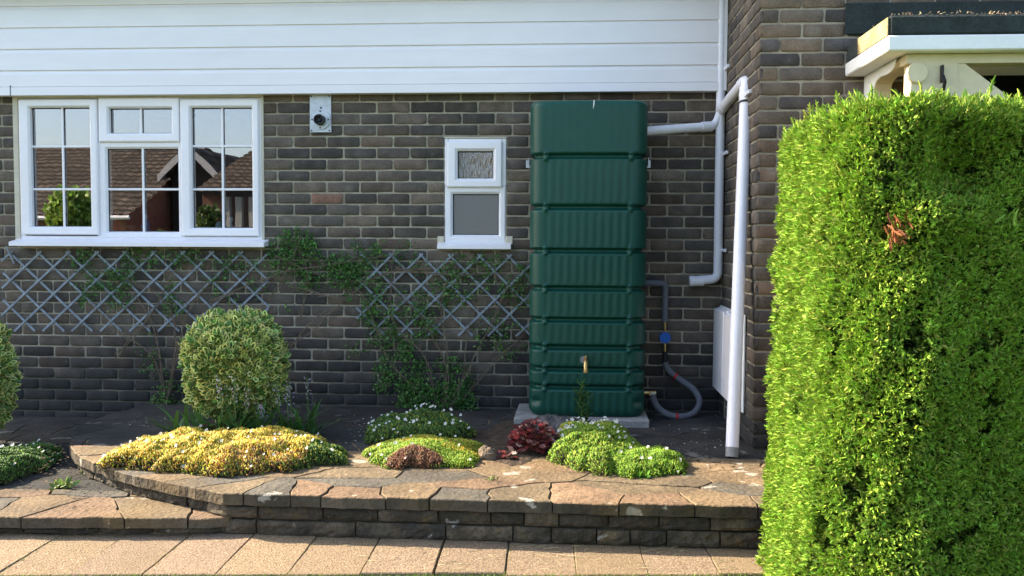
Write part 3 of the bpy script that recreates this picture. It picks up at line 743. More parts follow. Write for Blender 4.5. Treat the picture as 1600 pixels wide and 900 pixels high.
sill('mug', 205, [(.03, 0), (.036, .005), (.038, .08), (.034, .082), (.032, .02)], mat('brown_glaze', (.12, .07, .05), rough=.3), 'brown mug on the kitchen sill beside the blue bottle', 'mug')
sill('red_canister', 181, [(.035, 0), (.038, .006), (.038, .13), (.03, .14)], M_rp, 'red canister on the kitchen sill at the left of the middle pane', 'canister', M_rp)
sill('clear_soap_bottle', 361, [(.02, 0), (.024, .01), (.024, .07), (.01, .09), (.008, .11)], M_cl, 'pale soap bottle on the kitchen sill behind the right hand pane', 'bottle', M_white)
sill('red_topped_bottle', 342, [(.022, 0), (.024, .01), (.024, .09), (.012, .11)], M_cl, 'pale bottle with a red top on the kitchen sill', 'bottle', M_rp)
c = P(250, 362, y=YI); mb = MB(); mb.prism([(c.x - .05, zi + .001), (c.x + .055, zi + .001), (c.x + .045, zi + .04), (c.x - .0, zi + .062)], 'y', YI - .02, YI + .02); tag(mb.build('sponge', M_lp, None, origin=(c.x, YI, zi)), 'lime green sponge leaning on the kitchen sill', 'sponge')

# ------------------------------------------------------------------ porch (part of the house)
por = empty('porch', (P(1340, 80, y=YP).x, YP, 2), parent=house)
XP = P(1321, 75, y=YP).x; YPF = YP
# find the porch front so that the corner lands at 1386 px
for i in range(200):
    YPF = YP - i * .005
    d = Vector((XP, YPF, P(1321, 75, y=YP).z)) - Vector((0, 0, CH)); q = ROT.transposed() @ d; pxx = 800 - F * q.x / q.z
    if pxx > 1388: break
zf0 = P(1388, 79, y=YPF).z; zf1 = P(1388, 55, y=YPF).z; zr = P(1390, 25, y=YPF).z; XQ = XP + 2.6
mb = MB(); mb.box(XP, XQ, YPF, YP - .002, zf0, zf1, bev=.006); mb.build('fascia', M_white, por)
mb = MB(); mb.box(XP + .006, XQ, YPF + .006, YP - .002, zf1 - .0, zr + .008, bev=.012); mb.build('felt_roof', M_felt, por)
# moss-grown side edge and crumbling top
V = []; Fc = []; nn = 40
mb = MB(); mb.box(XP + .001, XP + .005, YPF + .012, YP - .2, zf1 + .003, zr - .002)
mb.build('mossy_edge', M_moss, por)
ln = rng.random((1400, 3)); pos = np.c_[XP + .02 + ln[:, 0] * 2.3, YPF + .01 + ln[:, 1] ** 2 * .5, np.full(1400, zr + .008) + rng.random(1400) * .006]
nzv = snoise(np.c_[pos[:, 0] * 7, pos[:, 1] * 4, pos[:, 0] * 0], 1, 3); keep = nzv > -.35; pos = pos[keep]
scatter('leaf_litter', LEAF, pos, rdir(len(pos), .2), rdir(len(pos), 1.5), rng.uniform(.008, .018, len(pos)), vary((.30, .23, .15), len(pos)), M_leafdull, por)
mb = MB(); zt = P(1322, 5, y=YP - .01).z; zl = P(1330, 38, y=YP - .01).z; mb.box(P(1320, 20, y=YP).x, XQ, YP - .014, YP - .003, zl - .05, zt, bev=.002); mb.build('flashing', M_felt, por)
# bracket with ogee profile
zb0 = zf0 - .0; xb0 = P(1350, 120, y=YP).x; xb1 = xb0 + .08
yb = lambda pxl: pxl
def on_cheek(x_, y_): # point of the plane x = xb0
    d = ray(x_, y_); t = xb0 / d.x; q = Vector((0, 0, CH)) + d * t; return (q.y, q.z)
og = [on_cheek(*p) for p in ((1404, 79), (1401, 90), (1399, 98), (1396, 106), (1390, 113), (1383, 117), (1375, 120), (1370, 125), (1367, 131), (1365, 141), (1364, 175))]
og[0] = (og[0][0], zf0 - .002)
poly = [(YP - .003, zf0 - .002), (YP - .003, og[-1][1])] + og[::-1]
mb = MB(); mb.prism(poly, 'x', xb0, xb1); mb.build('bracket', M_white, por)
# beige trim that follows the bracket's curved edge
mb = MB(); pr2 = []
for (y_, z_) in og: pr2.append((y_ - .002, z_ - .002))
poly2 = pr2 + [(y_ + .02, z_ + .0) for y_, z_ in og[::-1]]
mb.prism(poly2, 'x', xb0 + .003, xb1 + .004); mb.build('bracket_edge', M_cream, por)
# cream lintel, panels, door recess
YB = YPF + .07
zl0 = P(1550, 98, y=YB).z; xj = P(1497, 100, y=YB).x
mb = MB(); mb.box(xb0 + .012, XQ, YB, YB + .09, zl0, zf0 - .003); mb.box(P(1424, 110, y=YB).x, xj, YB, YB + .09, T2, zl0)
mb.build('panelling', M_cream, por)
mb = MB(); c = P(1432, 114, y=YB); lathe_pts = []
V = []; n = 28
for d_, r_ in ((YB + .001, .048), (YB - .012, .048), (YB - .016, .043)):
    for k in range(n): a = 2 * math.pi * k / n; V.append((c.x + r_ * math.cos(a), d_, c.z + r_ * math.sin(a)))
Fc = [(l * n + k, l * n + (k + 1) % n, l * n + n + (k + 1) % n, l * n + n + k) for l in (0, 1) for k in range(n)] + [tuple(range(2 * n, 3 * n))]
mb.add(V, Fc); mb.build('roundel', M_cream, por)
mb = MB(); c = P(1472, 112, y=YB - .01); mb.box(c.x - .006, c.x + .006, YB - .02, YB, c.z - .05, c.z + .03, bev=.003); mb.tube([(c.x, YB - .02, c.z - .02), (c.x, YB - .045, c.z - .05), (c.x, YB - .03, c.z - .09)], .008, 8)
mb.build('iron_hook', M_black, por)
# diagonal brace + recess, its darkness put in as black colour
mb = MB(); q0 = P(1497, 98, y=YB); q1 = P(1560, 140, y=YB)
mb.prism([(q0.x, q0.z - .002), (q0.x + .03, q0.z - .002), (q1.x + .06, q1.z - .04), (q1.x + .06, q1.z - .5), (q0.x, q0.z - .6)], 'y', YB + .004, YB + .09); mb.build('side_panel', M_cream, por)
mb = MB(); V = [(x, y, z) for x in (xj, XQ) for y in (YP + .12, YP + .8) for z in (T2, zl0 + .1)]
mb.add(V, [(0, 2, 3, 1), (4, 5, 7, 6), (2, 6, 7, 3), (0, 4, 6, 2), (1, 3, 7, 5)]); mb.build('recess', M_black, por)

# ------------------------------------------------------------------ flue vent
c = P(500, 177, y=D - .012)
fl = empty('flue_vent', (c.x, D - .004, P(500, 208, y=D).z), 'galvanised rectangular plate with a round black flue outlet under the cladding', 'vent')
a = rc(484, 517.5, 147.5, 207, D - .012)
mb = MB(); mb.box(a[0], a[1], D - .014, D - .004, a[2], a[3], bev=.002); mb.build('plate', M_galv, fl)
def disc(mb, c, r0, r1, y0, y1, n=32):
    V = []
    for y_, r_ in ((y0, r0), (y1, r0), (y1 - .0, r1), (y0, r1)):
        for k in range(n): t = 2 * math.pi * k / n; V.append((c.x + r_ * math.cos(t), y_, c.z + r_ * math.sin(t)))
    mb.add(V, [(l * n + k, l * n + (k + 1) % n, ((l + 1) % 4) * n + (k + 1) % n, ((l + 1) % 4) * n + k) for l in range(4) for k in range(n)])
cc = P(500, 186.5, y=D - .03)
mb = MB(); disc(mb, cc, .066, .036, D - .014, D - .024); mb.build('collar', M_galv, fl)
cc2 = P(497.5, 186.5, y=D - .07)
mb = MB(); disc(mb, cc2, .034, .026, D - .02, D - .07); disc(mb, cc2, .026, .018, D - .02, D - .055); disc(mb, cc2, .012, .0, D - .02, D - .06); mb.build('outlet', M_black, fl)
mb = MB()
for x_, z_ in ((a[0] + .012, a[3] - .012), (a[1] - .012, a[3] - .012), (a[0] + .012, a[2] + .012), (a[1] - .012, a[2] + .012)): disc(mb, Vector((x_, 0, z_)), .005, 0, D - .014, D - .018, 10)
for t in (0, 90, 180, 270): disc(mb, Vector((cc.x + .055 * math.cos(R(t)), 0, cc.z + .055 * math.sin(R(t)))), .005, 0, D - .024, D - .028, 10)
disc(mb, Vector((cc.x + .002, 0, cc.z + .078)), .006, 0, D - .014, D - .019, 10)
mb.build_each('screw', M_black, fl)

# ------------------------------------------------------------------ tank on its slab
YT = 5.46
tz = lambda y_: P(918, y_, y=YT).z
sl0 = P(797, 668, z=T2); sb = P(1016, 668, z=T2)
ztk = T2 + .045
mb = MB(); mb.box(P(800, 662, z=T2 + .04).x, P(1017, 662, z=T2 + .04).x, YT - .09, D - .02, T2 - .012, T2 + .04, bev=.006)
o = mb.build('concrete_slab', M_conc); tag(o, 'grey concrete slab the green water tank stands on', 'slab')
tank = empty('rainwater_tank', (P(918, 650, y=YT).x, 5.66, ztk), 'tall green plastic rainwater tank with stacked grooved sections against the brick wall', 'water tank')
TX0 = P(828, 400, y=YT + .1).x; TX1 = P(1009, 400, y=YT + .1).x; tcx = (TX0 + TX1) / 2; thw = (TX1 - TX0) / 2; thd = .20; tcy = YT + thd + .0
gro = [tz(v) for v in (244, 324, 392, 451, 500, 543, 577, 605)]
ztop_t = tz(156.5)
def plan(N=220):
    pts = []; r = .085
    # rounded rectangle with a slightly bowed front, sampled uniformly
    segs = []
    hw, hd = thw, thd
    def arc(cx_, cy_, a0, a1, k): return [(cx_ + r * math.cos(a0 + (a1 - a0) * i / k), cy_ + r * math.sin(a0 + (a1 - a0) * i / k)) for i in range(k)]
    nf = 84
    pts += [(-hw + r + (2 * hw - 2 * r) * i / nf, -hd) for i in range(nf)]
    pts += arc(hw - r, -hd + r, -math.pi / 2, 0, 12)
    pts += [(hw, -hd + r + (2 * hd - 2 * r) * i / 8) for i in range(8)]
    pts += arc(hw - r, hd - r, 0, math.pi / 2, 6)
    pts += [(hw - r - (2 * hw - 2 * r) * i / 10, hd) for i in range(10)]
    pts += arc(-hw + r, hd - r, math.pi / 2, math.pi, 6)
    pts += [(-hw, hd - r - (2 * hd - 2 * r) * i / 8) for i in range(8)]
    pts += arc(-hw + r, -hd + r, math.pi, 1.5 * math.pi, 12)
    return pts
PL = plan(); NPL = len(PL)
zsamp = set(np.linspace(ztk, ztop_t, 120).tolist())
for gz in gro:
    for d_ in (-.022, -.018, -.014, -.010, -.006, -.003, 0, .003, .006, .010, .014, .018, .022): zsamp.add(gz + d_)
for d_ in (0, .003, .008, .015, .025, .035): zsamp.add(ztop_t - d_)
zs = sorted(zsamp); V = []
def inset_at(z):
    i = 0
    for gz in gro:
        d_ = abs(z - gz)
        if d_ < .019: i = max(i, .030 * (1 - (d_ / .019) ** 2.4))
    t = ztop_t - z
    if t < .035: i += .03 * (1 - math.sqrt(max(0, 1 - ((.035 - t) / .035) ** 2)))
    b = z - ztk
    if b < .03: i += .02 * (1 - b / .03)
    return i
for z in zs:
    ins = inset_at(z); ff = 0
    sec = sum(z > gz for gz in gro)
    gd = min([abs(z - gz) for gz in gro] + [ztop_t - z])
    flute = .0026 * min(1, max(0, (gd - .018) / .03)) if sec < len(gro) else 0
    if sec == len(gro): flute = 0.0006
    for (a_, b_) in PL:
        n_ = Vector((a_, b_)); k = Vector((max(abs(a_) - (thw - .085), 0) * (1 if a_ > 0 else -1), max(abs(b_) - (thd - .085), 0) * (1 if b_ > 0 else -1)))
        k = k.normalized() if k.length > 1e-6 else Vector((0, -1))
        bow = -.022 * (1 - (a_ / thw) ** 2) if b_ < 0 else 0
        fl_ = flute * (math.cos(2 * math.pi * a_ / .05) if (b_ < 0 and abs(a_) < thw - .09) else 0)
        X = a_ - k.x * (ins); Y = b_ - k.y * (ins) + bow + fl_
        if b_ < 0:
            for sx in (-1, 1):
                # pegs bridging the grooves
                for gz in gro:
                    dd = math.hypot((a_ - sx * (thw - .10)), (z - gz) * 1.0)
                    if dd < .023: Y -= math.sqrt(max(0, 1 - (dd / .023) ** 2)) * .031
                # dimples low on the bottom section
                dd = math.hypot((a_ - sx * (thw - .045)) / .03, (z - (ztk + .085)) / .022)
                if dd < 1: Y += .016 * (1 - dd * dd) ** .6; X -= sx * .012 * (1 - dd * dd)
        V.append((tcx + X, tcy + Y, z))
m_ = len(zs); Fc = [(j * NPL + i, j * NPL + (i + 1) % NPL, (j + 1) * NPL + (i + 1) % NPL, (j + 1) * NPL + i) for j in range(m_ - 1) for i in range(NPL)]
body = link_mesh('body', V, np.array(Fc), M_tank, tank, smooth=True)
mb = MB(); rim = [(tcx + a_ * .95, tcy + b_ * .9 + (-.02 * (1 - (a_ / thw) ** 2) if b_ < 0 else 0)) for a_, b_ in PL]
V = [(x, y, ztop_t - .012) for x, y in rim] + [(tcx + (x - tcx) * .93, tcy + (y - tcy) * .93, ztop_t + .001) for x, y in rim]
n = len(rim); mb.add(V, [(i, (i + 1) % n, n + (i + 1) % n, n + i) for i in range(n)] + [tuple(range(n, 2 * n))]); mb.build('lid', M_tank, tank, smooth=True)
mb = MB(); q = P(928, 155, y=YT - .012); mb.tube([P(928.5, 157, y=YT - .021), P(928, 163, y=YT - .022), P(926.5, 171, y=YT - .021)], [.003, .0035, .001], 8)
mb.build('white_smear', M_white, tank)
# tap
tq = P(915, 568, y=YT - .05); tp = empty('tap', tq, parent=tank)
mb = MB(); mb.tube([(tq.x, YT - .0, tq.z + .02), (tq.x, YT - .055, tq.z + .02), (tq.x, YT - .075, tq.z + .005), (tq.x, YT - .08, tq.z - .035)], [.012, .012, .012, .011], 12); mb.tube([(tq.x, YT - .08, tq.z - .034), (tq.x, YT - .08, tq.z - .05)], .0145, 12)
mb.tube([(tq.x, YT - .05, tq.z + .02), (tq.x, YT - .05, tq.z + .045)], .007, 8); mb.box(tq.x - .006, tq.x + .006, YT - .085, YT - .04, tq.z + .042, tq.z + .05, bev=.002)
mb.build('spout', M_brass, tp, smooth=True)
mb = MB(); disc(mb, Vector((tq.x - .012, 0, tq.z + .02)), .022, 0, YT - .02, YT - .03, 16); mb.build('flange', M_conc, tp)
for s, xp in ((-1, 825.5), (1, 1013)):
    q = P(xp, 256, y=D - .03); mb = MB()
    mb.box(q.x - .016, q.x + .016, D - .016, D - .004, q.z - .025, q.z + .025, bev=.001); mb.box(q.x - s * .016, q.x - s * .013, D - .22, D - .016, q.z - .023, q.z + .023)
    mb.tube([(q.x + s * .003, D - .016, q.z + .01), (q.x + s * .003, D - .026, q.z + .01)], .006, 8)
    mb.build('wall_bracket', M_galv, tank)

# ------------------------------------------------------------------ pipes
YA = D - .055; RA = .029
def collar(mb, p, d, r, l): p = Vector(p); d = Vector(d).normalized(); mb.tube([p - d * l / 2, p - d * l / 2, p + d * l / 2], [r * .95, r, r], 18)
dp = empty('downpipe', P(1122, 440, y=YA), 'thin white downpipe beside the cladding ending in an elbow above the meter box', 'downpipe')
xa = P(1127, 100, y=YA).x
pts = bend([(xa, YA, 3.6), (xa, YA, P(1121, 436, y=YA).z), (P(1077, 438, y=YA).x, YA - .0, P(1077, 439, y=YA).z)], .05)
mb = MB(); mb.tube(pts, RA, 20); mb.build('pipe', M_pipe, dp, smooth=True)
mb = MB(); zz = P(1128, 168, y=YA).z
for yv, l in ((196, .2), (438, .0)):
    if l: collar(mb, (xa, YA, P(1127, 205, y=YA).z), (0, 0, 1), RA * 1.14, .30)
e0 = P(1121, 427, y=YA).z; collar(mb, (xa, YA, e0 + .05), (0, 0, 1), RA * 1.12, .07); collar(mb, (P(1092, 438, y=YA).x, YA, P(1077, 439, y=YA).z), (1, 0, 0), RA * 1.12, .06)
collar(mb, (P(1081, 438, y=YA).x, YA, P(1077, 439, y=YA).z), (1, 0, 0), RA * 1.18, .03)
mb.build_each('coupling', M_pipe, dp, smooth=True)
for yv in (109, 241, 391):
    zq = P(1127, yv, y=YA).z; mb = MB(); collar(mb, (xa, YA, zq), (0, 0, 1), RA * 1.16, .018); mb.box(xa + .018, XR - .002, YA - .012, YA - .004, zq - .009, zq + .009, bev=.002); mb.box(XR - .02, XR - .003, YA - .13, YA - .012, zq - .010, zq + .010, bev=.002)
    mb.build('pipe_clip', M_pipe, dp)
ip = empty('tank_inlet_pipe', P(1010, 205, y=YA), 'short white pipe sloping from the downpipe into the top of the green tank', 'pipe')
mb = MB(); q0 = P(1128, 168, y=YA); q1 = P(1118, 197, y=YA); q2 = Vector((tcx + thw - .03, YA - .12, P(1008, 206, y=YA - .1).z))
q0.x = xa; pts = bend([Vector((xa, YA, q1.z + .085)), q1 + Vector((.0, 0, .0)), q2], .05); mb.tube(pts, RA * .98, 20); mb.build('pipe', M_pipe, ip, smooth=True)
mb = MB(); dr = q2 - q1; collar(mb, q1 + dr.normalized() * .06, dr, RA * 1.13, .07); mb.build('coupling', M_pipe, ip, smooth=True)
# wide pipe standing at the wing wall
RB = .034
bot = P(1143.5, 714, z=T2); topB = P(1165.5, 150, y=5.16)
dpb = empty('downpipe', bot, 'wider white downpipe leaning in front of the wing side wall down to the terrace', 'downpipe')
br0 = Vector((xa, YA, P(1130, 172, y=YA).z)); k1 = P(1163, 128, y=5.2)
dirB = (topB - bot).normalized(); kk = topB + dirB * .10; uB = (kk - br0).normalized()
mb = MB(); mb.tube(bend([br0, kk, topB - dirB * .02], .05, 8), RA * 1.08, 20); mb.build('branch', M_pipe, dpb, smooth=True)
mb = MB(); collar(mb, br0 + uB * .07, uB, RA * 1.22, .06); collar(mb, kk - uB * .085, uB, RA * 1.2, .05); mb.build_each('coupling', M_pipe, dpb, smooth=True)
mb = MB(); mb.tube([bot + dirB * .05, topB], RB, 22); mb.build('pipe', M_pipe, dpb, smooth=True)
mb = MB(); mb.tube([topB - dirB * .035, topB - dirB * .035, topB + dirB * .05, topB + dirB * .05], [RB, RB * 1.1, RB * 1.1, RB * .9], 22); mb.build('socket', M_pipe, dpb, smooth=True)
mb = MB(); collar(mb, topB - dirB * .043, dirB, RB * 1.08, .012); mb.build('seal', M_seal, dpb)
mb = MB(); mb.tube([bot - dirB * .0, bot + dirB * .052], RB * .98, 20); mb.build('mortared_foot', M_conc, dpb, smooth=True)
mb = MB(); q = topB + dirB * .0; collar(mb, q, dirB, RB * 1.16, .02); mb.box(q.x + .02, XR - .002, q.y - .02, q.y - .012, q.z - .009, q.z + .009, bev=.002); mb.box(XR - .022, XR - .003, q.y - .16, q.y - .012, q.z - .010, q.z + .010, bev=.002); mb.build('pipe_clip', M_pipe, dpb)

# meter cabinet on the wing side wall
xm = P(1114.5, 540, y=5.84).x; zt_ = P(1114.5, 479.5, y=5.84).z; zb_ = P(1114.5, 607, y=5.84).z
mc = empty('meter_cabinet', (xm, 5.4, zb_), 'white double meter cabinet on the wing side wall behind the leaning pipe', 'meter box')
mid = P(1129, 560, x=xm).y; yn_ = P(1161, 560, x=XR - .015).y; yc_ = max(yn_ + .03, P(1154, 560, x=xm).y)
mb = MB(); mb.box(xm + .02, XR - .015, mid + .004, 5.85, zb_, zt_, bev=.008); mb.box(xm + .02, XR - .015, yc_, mid - .004, zb_ + .0, zt_ - .01, bev=.008); mb.build('cabinet', M_upvc, mc)
mb = MB(); mb.box(xm, xm + .019, mid + .008, 5.85, zb_ + .01, zt_ - .006, bev=.006); mb.build('door', M_upvc, mc)
mb = MB(); mb.box(xm, xm + .019, yc_ + .008, mid - .008, zb_ + .01, zt_ - .016, bev=.006); mb.build('door', M_upvc, mc)
mb = MB(); mb.box(XR - .014, XR - .0025, yn_, 5.87, zb_ - .012, zt_ + .01, bev=.003); mb.build('back_flange', M_white, mc)
mb = MB(); q = P(1121, 640, y=5.6); mb.tube([(xm + .08, 5.7, T2), (xm + .08, 5.7, zb_ + .01)], .03, 14); tag(mb.build('conduit', mat('old_conduit', (.16, .15, .12), rough=.9, var=.3), None, smooth=True, origin=(xm + .08, 5.7, T2)), 'dull grey conduit rising from the floor into the meter cabinet', 'pipe')

# grey supply pipe with meter and hose
YG = D - .05
sp_ = empty('supply_pipe', P(1040, 470, y=YG), 'grey lagged pipe with a blue meter and looping hose beside the green tank', 'pipe')
mb = MB(); mb.tube(bend([P(1000, 442, y=YG), P(1040, 443, y=YG), P(1039, 503, y=YG)], .03), .020, 16); mb.build('lagged_pipe', M_hose, sp_, smooth=True)
mb = MB(); mb.tube([P(1039, 503, y=YG), P(1039, 550, y=YG)], .008, 10); collar(mb, P(1039, 507, y=YG), (0, 0, 1), .014, .012); collar(mb, P(1039, 512, y=YG), (0, 0, 1), .012, .01); collar(mb, P(1039, 541, y=YG), (0, 0, 1), .013, .016); mb.build('brass_fitting', M_brass, sp_)
mb = MB(); c = P(1039, 527.5, y=YG - .03); disc(mb, c, .036, 0, YG - .005, YG - .05, 28); mb.build('meter', M_blue, sp_, smooth=True)
mb = MB(); mb.tube([P(1039, 549, y=YG), P(1039, 565, y=YG)], .017, 12); mb.build('rubber_sleeve', M_seal, sp_, smooth=True)
hp = spline([P(1039, 566, y=YG), P(1044, 578, y=YG), P(1062, 593, y=YG - .01), P(1083, 608, y=YG - .05), P(1093, 627, y=YG - .1), P(1084, 645, y=YG - .14), P(1064, 651, y=YG - .18), P(1042, 647, y=YG - .2), P(1026, 634, y=YG - .2), P(1019, 616, y=YG - .2)], 6)
mb = MB(); mb.tube(hp, .0205, 16); mb.build('hose', M_hose, sp_, smooth=True)
mb = MB()
for i in (10, 38): d_ = hp[i + 1] - hp[i]; collar(mb, hp[i], d_, .0225, .014)
mb.build_each('red_tape', M_red, sp_)
mb = MB(); q = P(1016, 614, y=YG - .2); mb.tube([(tcx + thw - .02, q.y, q.z), (q.x + .035, q.y, q.z)], .013, 12); mb.tube([(q.x, q.y, q.z), (q.x, q.y - .03, q.z)], .012, 10); mb.build('valve', M_brass, sp_, smooth=True)
mb = MB(); mb.box(q.x - .004, q.x + .03, q.y - .042, q.y - .03, q.z - .006, q.z + .006, bev=.002); mb.build('valve_handle', M_galv, sp_)

# ------------------------------------------------------------------ trellises
def trellis(x0, x1, yt, yb_, first, step, dy_half, label, drop=0.0, leftcut=True):
    Y0 = D - .018; o = empty('trellis', P((x0 + x1) / 2, yb_, y=Y0), label, 'trellis', 'faded expanding trellises on the brick wall')
    dx = step / 2; slope = dy_half / dx    # px
    H = yb_ - yt; W_ = H / slope
    rv = MB()
    lay = {}
    for fam in (1, -1):
        mb = MB(); k = -12
        while True:
            k += 1; xt = first + k * step       # x at the top edge
            if xt - W_ > x1 + 30: break
            # fam 1: goes down to the right ; fam -1: down to the left
            a = [xt, yt]; b = [xt + fam * W_, yb_]
            (ax, ay), (bx, by) = a, b
            def cutx(X):
                t = (X - ax) / (bx - ax); return ay + (by - ay) * t
            if max(ax, bx) < x0 + 6 or min(ax, bx) > x1 - 6: continue
            if ax < x0: ay = cutx(x0); ax = x0
            if bx < x0: by = yt + (yb_ - yt) * (x0 - a[0]) / (b[0] - a[0]); bx = x0
            if ax > x1: ay = yt + (yb_ - yt) * (x1 - a[0]) / (b[0] - a[0]); ax = x1
            if bx > x1: by = yt + (yb_ - yt) * (x1 - a[0]) / (b[0] - a[0]); bx = x1
            j = random.uniform(-1.2, 1.2)
            sh = lambda X: drop * (X - x0) / (x1 - x0)
            A = P(ax + j, ay + sh(ax), y=Y0); B = P(bx + random.uniform(-1.2, 1.2), by + sh(bx), y=Y0)
            off = 0 if fam > 0 else .0085
            d_ = (B - A).normalized(); A -= d_ * .022; B += d_ * .022; nrm = Vector((0, 1, 0)).cross(d_).normalized() * .0068
            ym = Y0 - off
            bow = random.uniform(-.002, .002)
            V = []
            for t in (0, .5, 1):
                p = A.lerp(B, t)
                for s in (-1, 1):
                    for yy in (ym - .004, ym + .004): V.append((p.x + nrm.x * s, yy + (bow if t == .5 else 0), p.z + nrm.z * s))
            Fc = []
            for t in (0, 1):
                b0 = t * 4; b1 = b0 + 4; Fc += [(b0, b0 + 2, b1 + 2, b1), (b0 + 1, b1 + 1, b1 + 3, b0 + 3), (b0, b1, b1 + 1, b0 + 1), (b0 + 2, b0 + 3, b1 + 3, b1 + 2)]
            Fc += [(0, 1, 3, 2), (8, 10, 11, 9)]
            mb.add(V, Fc)
        mb.build_each('slat', M_lattice, o)
    # rivets at the crossings
    for r in range(0, int(H / dy_half) + 1):
        k = -2
        while True:
            X = first + (k * step) + (dx if r % 2 else 0); k += 1
            if X > x1 - 4: break
            if X < x0 + 4: continue
            p = P(X, yt + r * dy_half + drop * (X - x0) / (x1 - x0), y=Y0); disc(rv, p, .003, 0, Y0 - .012, Y0 - .0155, 6)
    rv.build_each('rivet', M_galv, o); return o
trellis(8, 416, 396, 514, 62, 44.8, 21.2, 'faded grey lattice trellis under the wide kitchen window')
trellis(561, 828, 399, 519, 612, 45.9, 22.5, 'faded grey lattice trellis under the narrow window beside the tank', drop=3)
mb = MB(); a_ = P(10, 385, y=D - .04); b_ = P(22, 412, y=D - .03); mb.tube([a_, b_], .006, 5); tag(mb.build('loose_slat', M_lattice, None, origin=tuple(b_)), 'short loose slat hanging at the top left corner of the trellis', 'slat')

# ------------------------------------------------------------------ vegetation helpers
def blob_leaves(blobs, n, depth, base_y):
    """blobs (px, py, rx, ry, weight) on the wall -> positions"""
    wts = np.array([b[4] * b[2] * b[3] for b in blobs]); wts = wts / wts.sum(); idx = rng.choice(len(blobs), n, p=wts); out = np.zeros((n, 3))
    for i in range(n):
        b = blobs[idx[i]]
        # clumpy: pick a sub-centre
        a = rng.uniform(0, 6.283); r = math.sqrt(rng.random()); y = base_y - abs(rng.normal(0, depth)) - .015
        q = P(b[0] + b[2] * r * math.cos(a) + rng.normal(0, 2), b[1] + b[3] * r * math.sin(a) + rng.normal(0, 2), y=y); out[i] = q
    return out
def clumpy(blobs, nclump, per, depth, base_y, spread=.022):
    c = blob_leaves(blobs, nclump, depth, base_y); p = np.repeat(c, per, axis=0) + rng.normal(0, spread, (nclump * per, 3)); p[:, 1] = np.minimum(p[:, 1], base_y - .008); return p
def climber(name, loc, label, stems, blobs, nclump, per, col, parent=None, depth=.03, lsize=(.011, .025)):
    o = empty(name, loc, label, 'climbing plant', 'green climbers on the shaded wall')
    mb = MB()
    for s in stems:
        pts = spline([P(x_, y_, y=D - .03 - random.uniform(0, .03)) for x_, y_ in s], 5); n_ = len(pts)
        for w_ in range(2):
            pw_ = [p + Vector((rng.normal(0, .012), -abs(rng.normal(0, .008)), rng.normal(0, .012))) for p in pts]; mb.tube(pw_, [max(.0009, .0024 * (1 - i / n_ * .7)) for i in range(n_)], 4)
        mb.tube(pts, [max(.0012, .0042 * (1 - i / n_ * .75)) for i in range(n_)], 5)
    mb.build('stems', M_stem, o)
    p = clumpy(blobs, nclump, per, depth, D)
    n = len(p); scatter('foliage', LEAF, p, rdir(n, .3), norm(rdir(n) + np.array([0, -1.1, .5])), rng.uniform(*lsize, n), vary(col, n, .35, .12), M_leaf, o, wid=1.3)
    return o
GREEN = (.07, .17, .035)
climber('climbing_plant', P(230, 640, y=D), 'thin leafy climber wandering over the left trellis',
        [[(260, 640), (250, 560), (235, 500), (200, 450), (150, 420)], [(262, 640), (240, 560), (190, 520), (140, 470)], [(258, 640), (275, 540), (255, 470), (180, 430), (130, 420)], [(265, 620), (290, 500), (330, 440), (380, 400)], [(180, 560), (230, 500), (270, 430), (300, 395)]],
        [(170, 440, 40, 14, 1.5), (130, 410, 25, 14, 1.2), (190, 470, 20, 12, 1.2), (130, 455, 18, 18, .8), (215, 410, 25, 18, .8), (270, 470, 20, 30, .8), (285, 405, 40, 10, .9), (335, 430, 14, 30, .5), (360, 410, 40, 12, 1), (240, 560, 20, 40, .35), (270, 620, 22, 30, 1.2), (250, 400, 60, 10, .8), (390, 460, 30, 20, .4), (255, 630, 15, 15, 2)],
        210, 11, GREEN)
climber('climbing_plant', P(690, 650, y=D), 'dense leafy climber spreading from the ground over the right trellis',
        [[(690, 650), (640, 600), (600, 550), (575, 480), (540, 430), (480, 400)], [(690, 650), (700, 580), (660, 500), (610, 440)], [(685, 650), (665, 560), (614, 500), (614, 390)], [(700, 650), (760, 580), (820, 520)], [(700, 650), (740, 560), (780, 480), (800, 420)], [(690, 640), (700, 560), (690, 470), (720, 400)], [(400, 545), (470, 530), (525, 480), (560, 450)], [(430, 400), (500, 430), (560, 440), (640, 420), (760, 420)], [(620, 420), (700, 430), (810, 425)], [(660, 650), (720, 600), (730, 520), (760, 440)]],
        [(560, 440, 45, 35, 1.6), (545, 420, 22, 25, 1.2), (590, 500, 30, 40, 1.2), (620, 560, 30, 40, 1.3), (625, 590, 40, 30, 1.5), (680, 625, 62, 26, 3.2), (640, 500, 40, 50, 1.0), (580, 395, 30, 20, 1.4), (640, 400, 30, 18, 1), (700, 440, 50, 40, .8), (780, 430, 40, 40, .8), (770, 520, 30, 30, .8), (800, 540, 18, 30, .6), (700, 590, 50, 40, .8), (740, 412, 60, 12, .6), (815, 470, 14, 50, .8), (715, 570, 24, 12, 1), (560, 545, 25, 8, .8), (675, 480, 25, 40, .8)],
        560, 12, GREEN)
climber('climbing_plant', P(460, 470, y=D), 'small leafy tangle of climber between the two windows',
        [[(420, 470), (450, 420), (470, 370)], [(540, 470), (470, 450), (430, 440), (405, 455)], [(440, 560), (490, 500), (525, 480)], [(470, 500), (480, 430), (460, 365)], [(330, 470), (430, 430), (540, 410), (600, 400)]],
        [(460, 385, 32, 26, 1.6), (440, 410, 30, 25, 1), (500, 420, 35, 25, .8), (480, 400, 30, 25, 1), (530, 420, 25, 20, 1), (445, 480, 10, 10, .3), (470, 440, 40, 15, .4)],
        150, 12, GREEN)

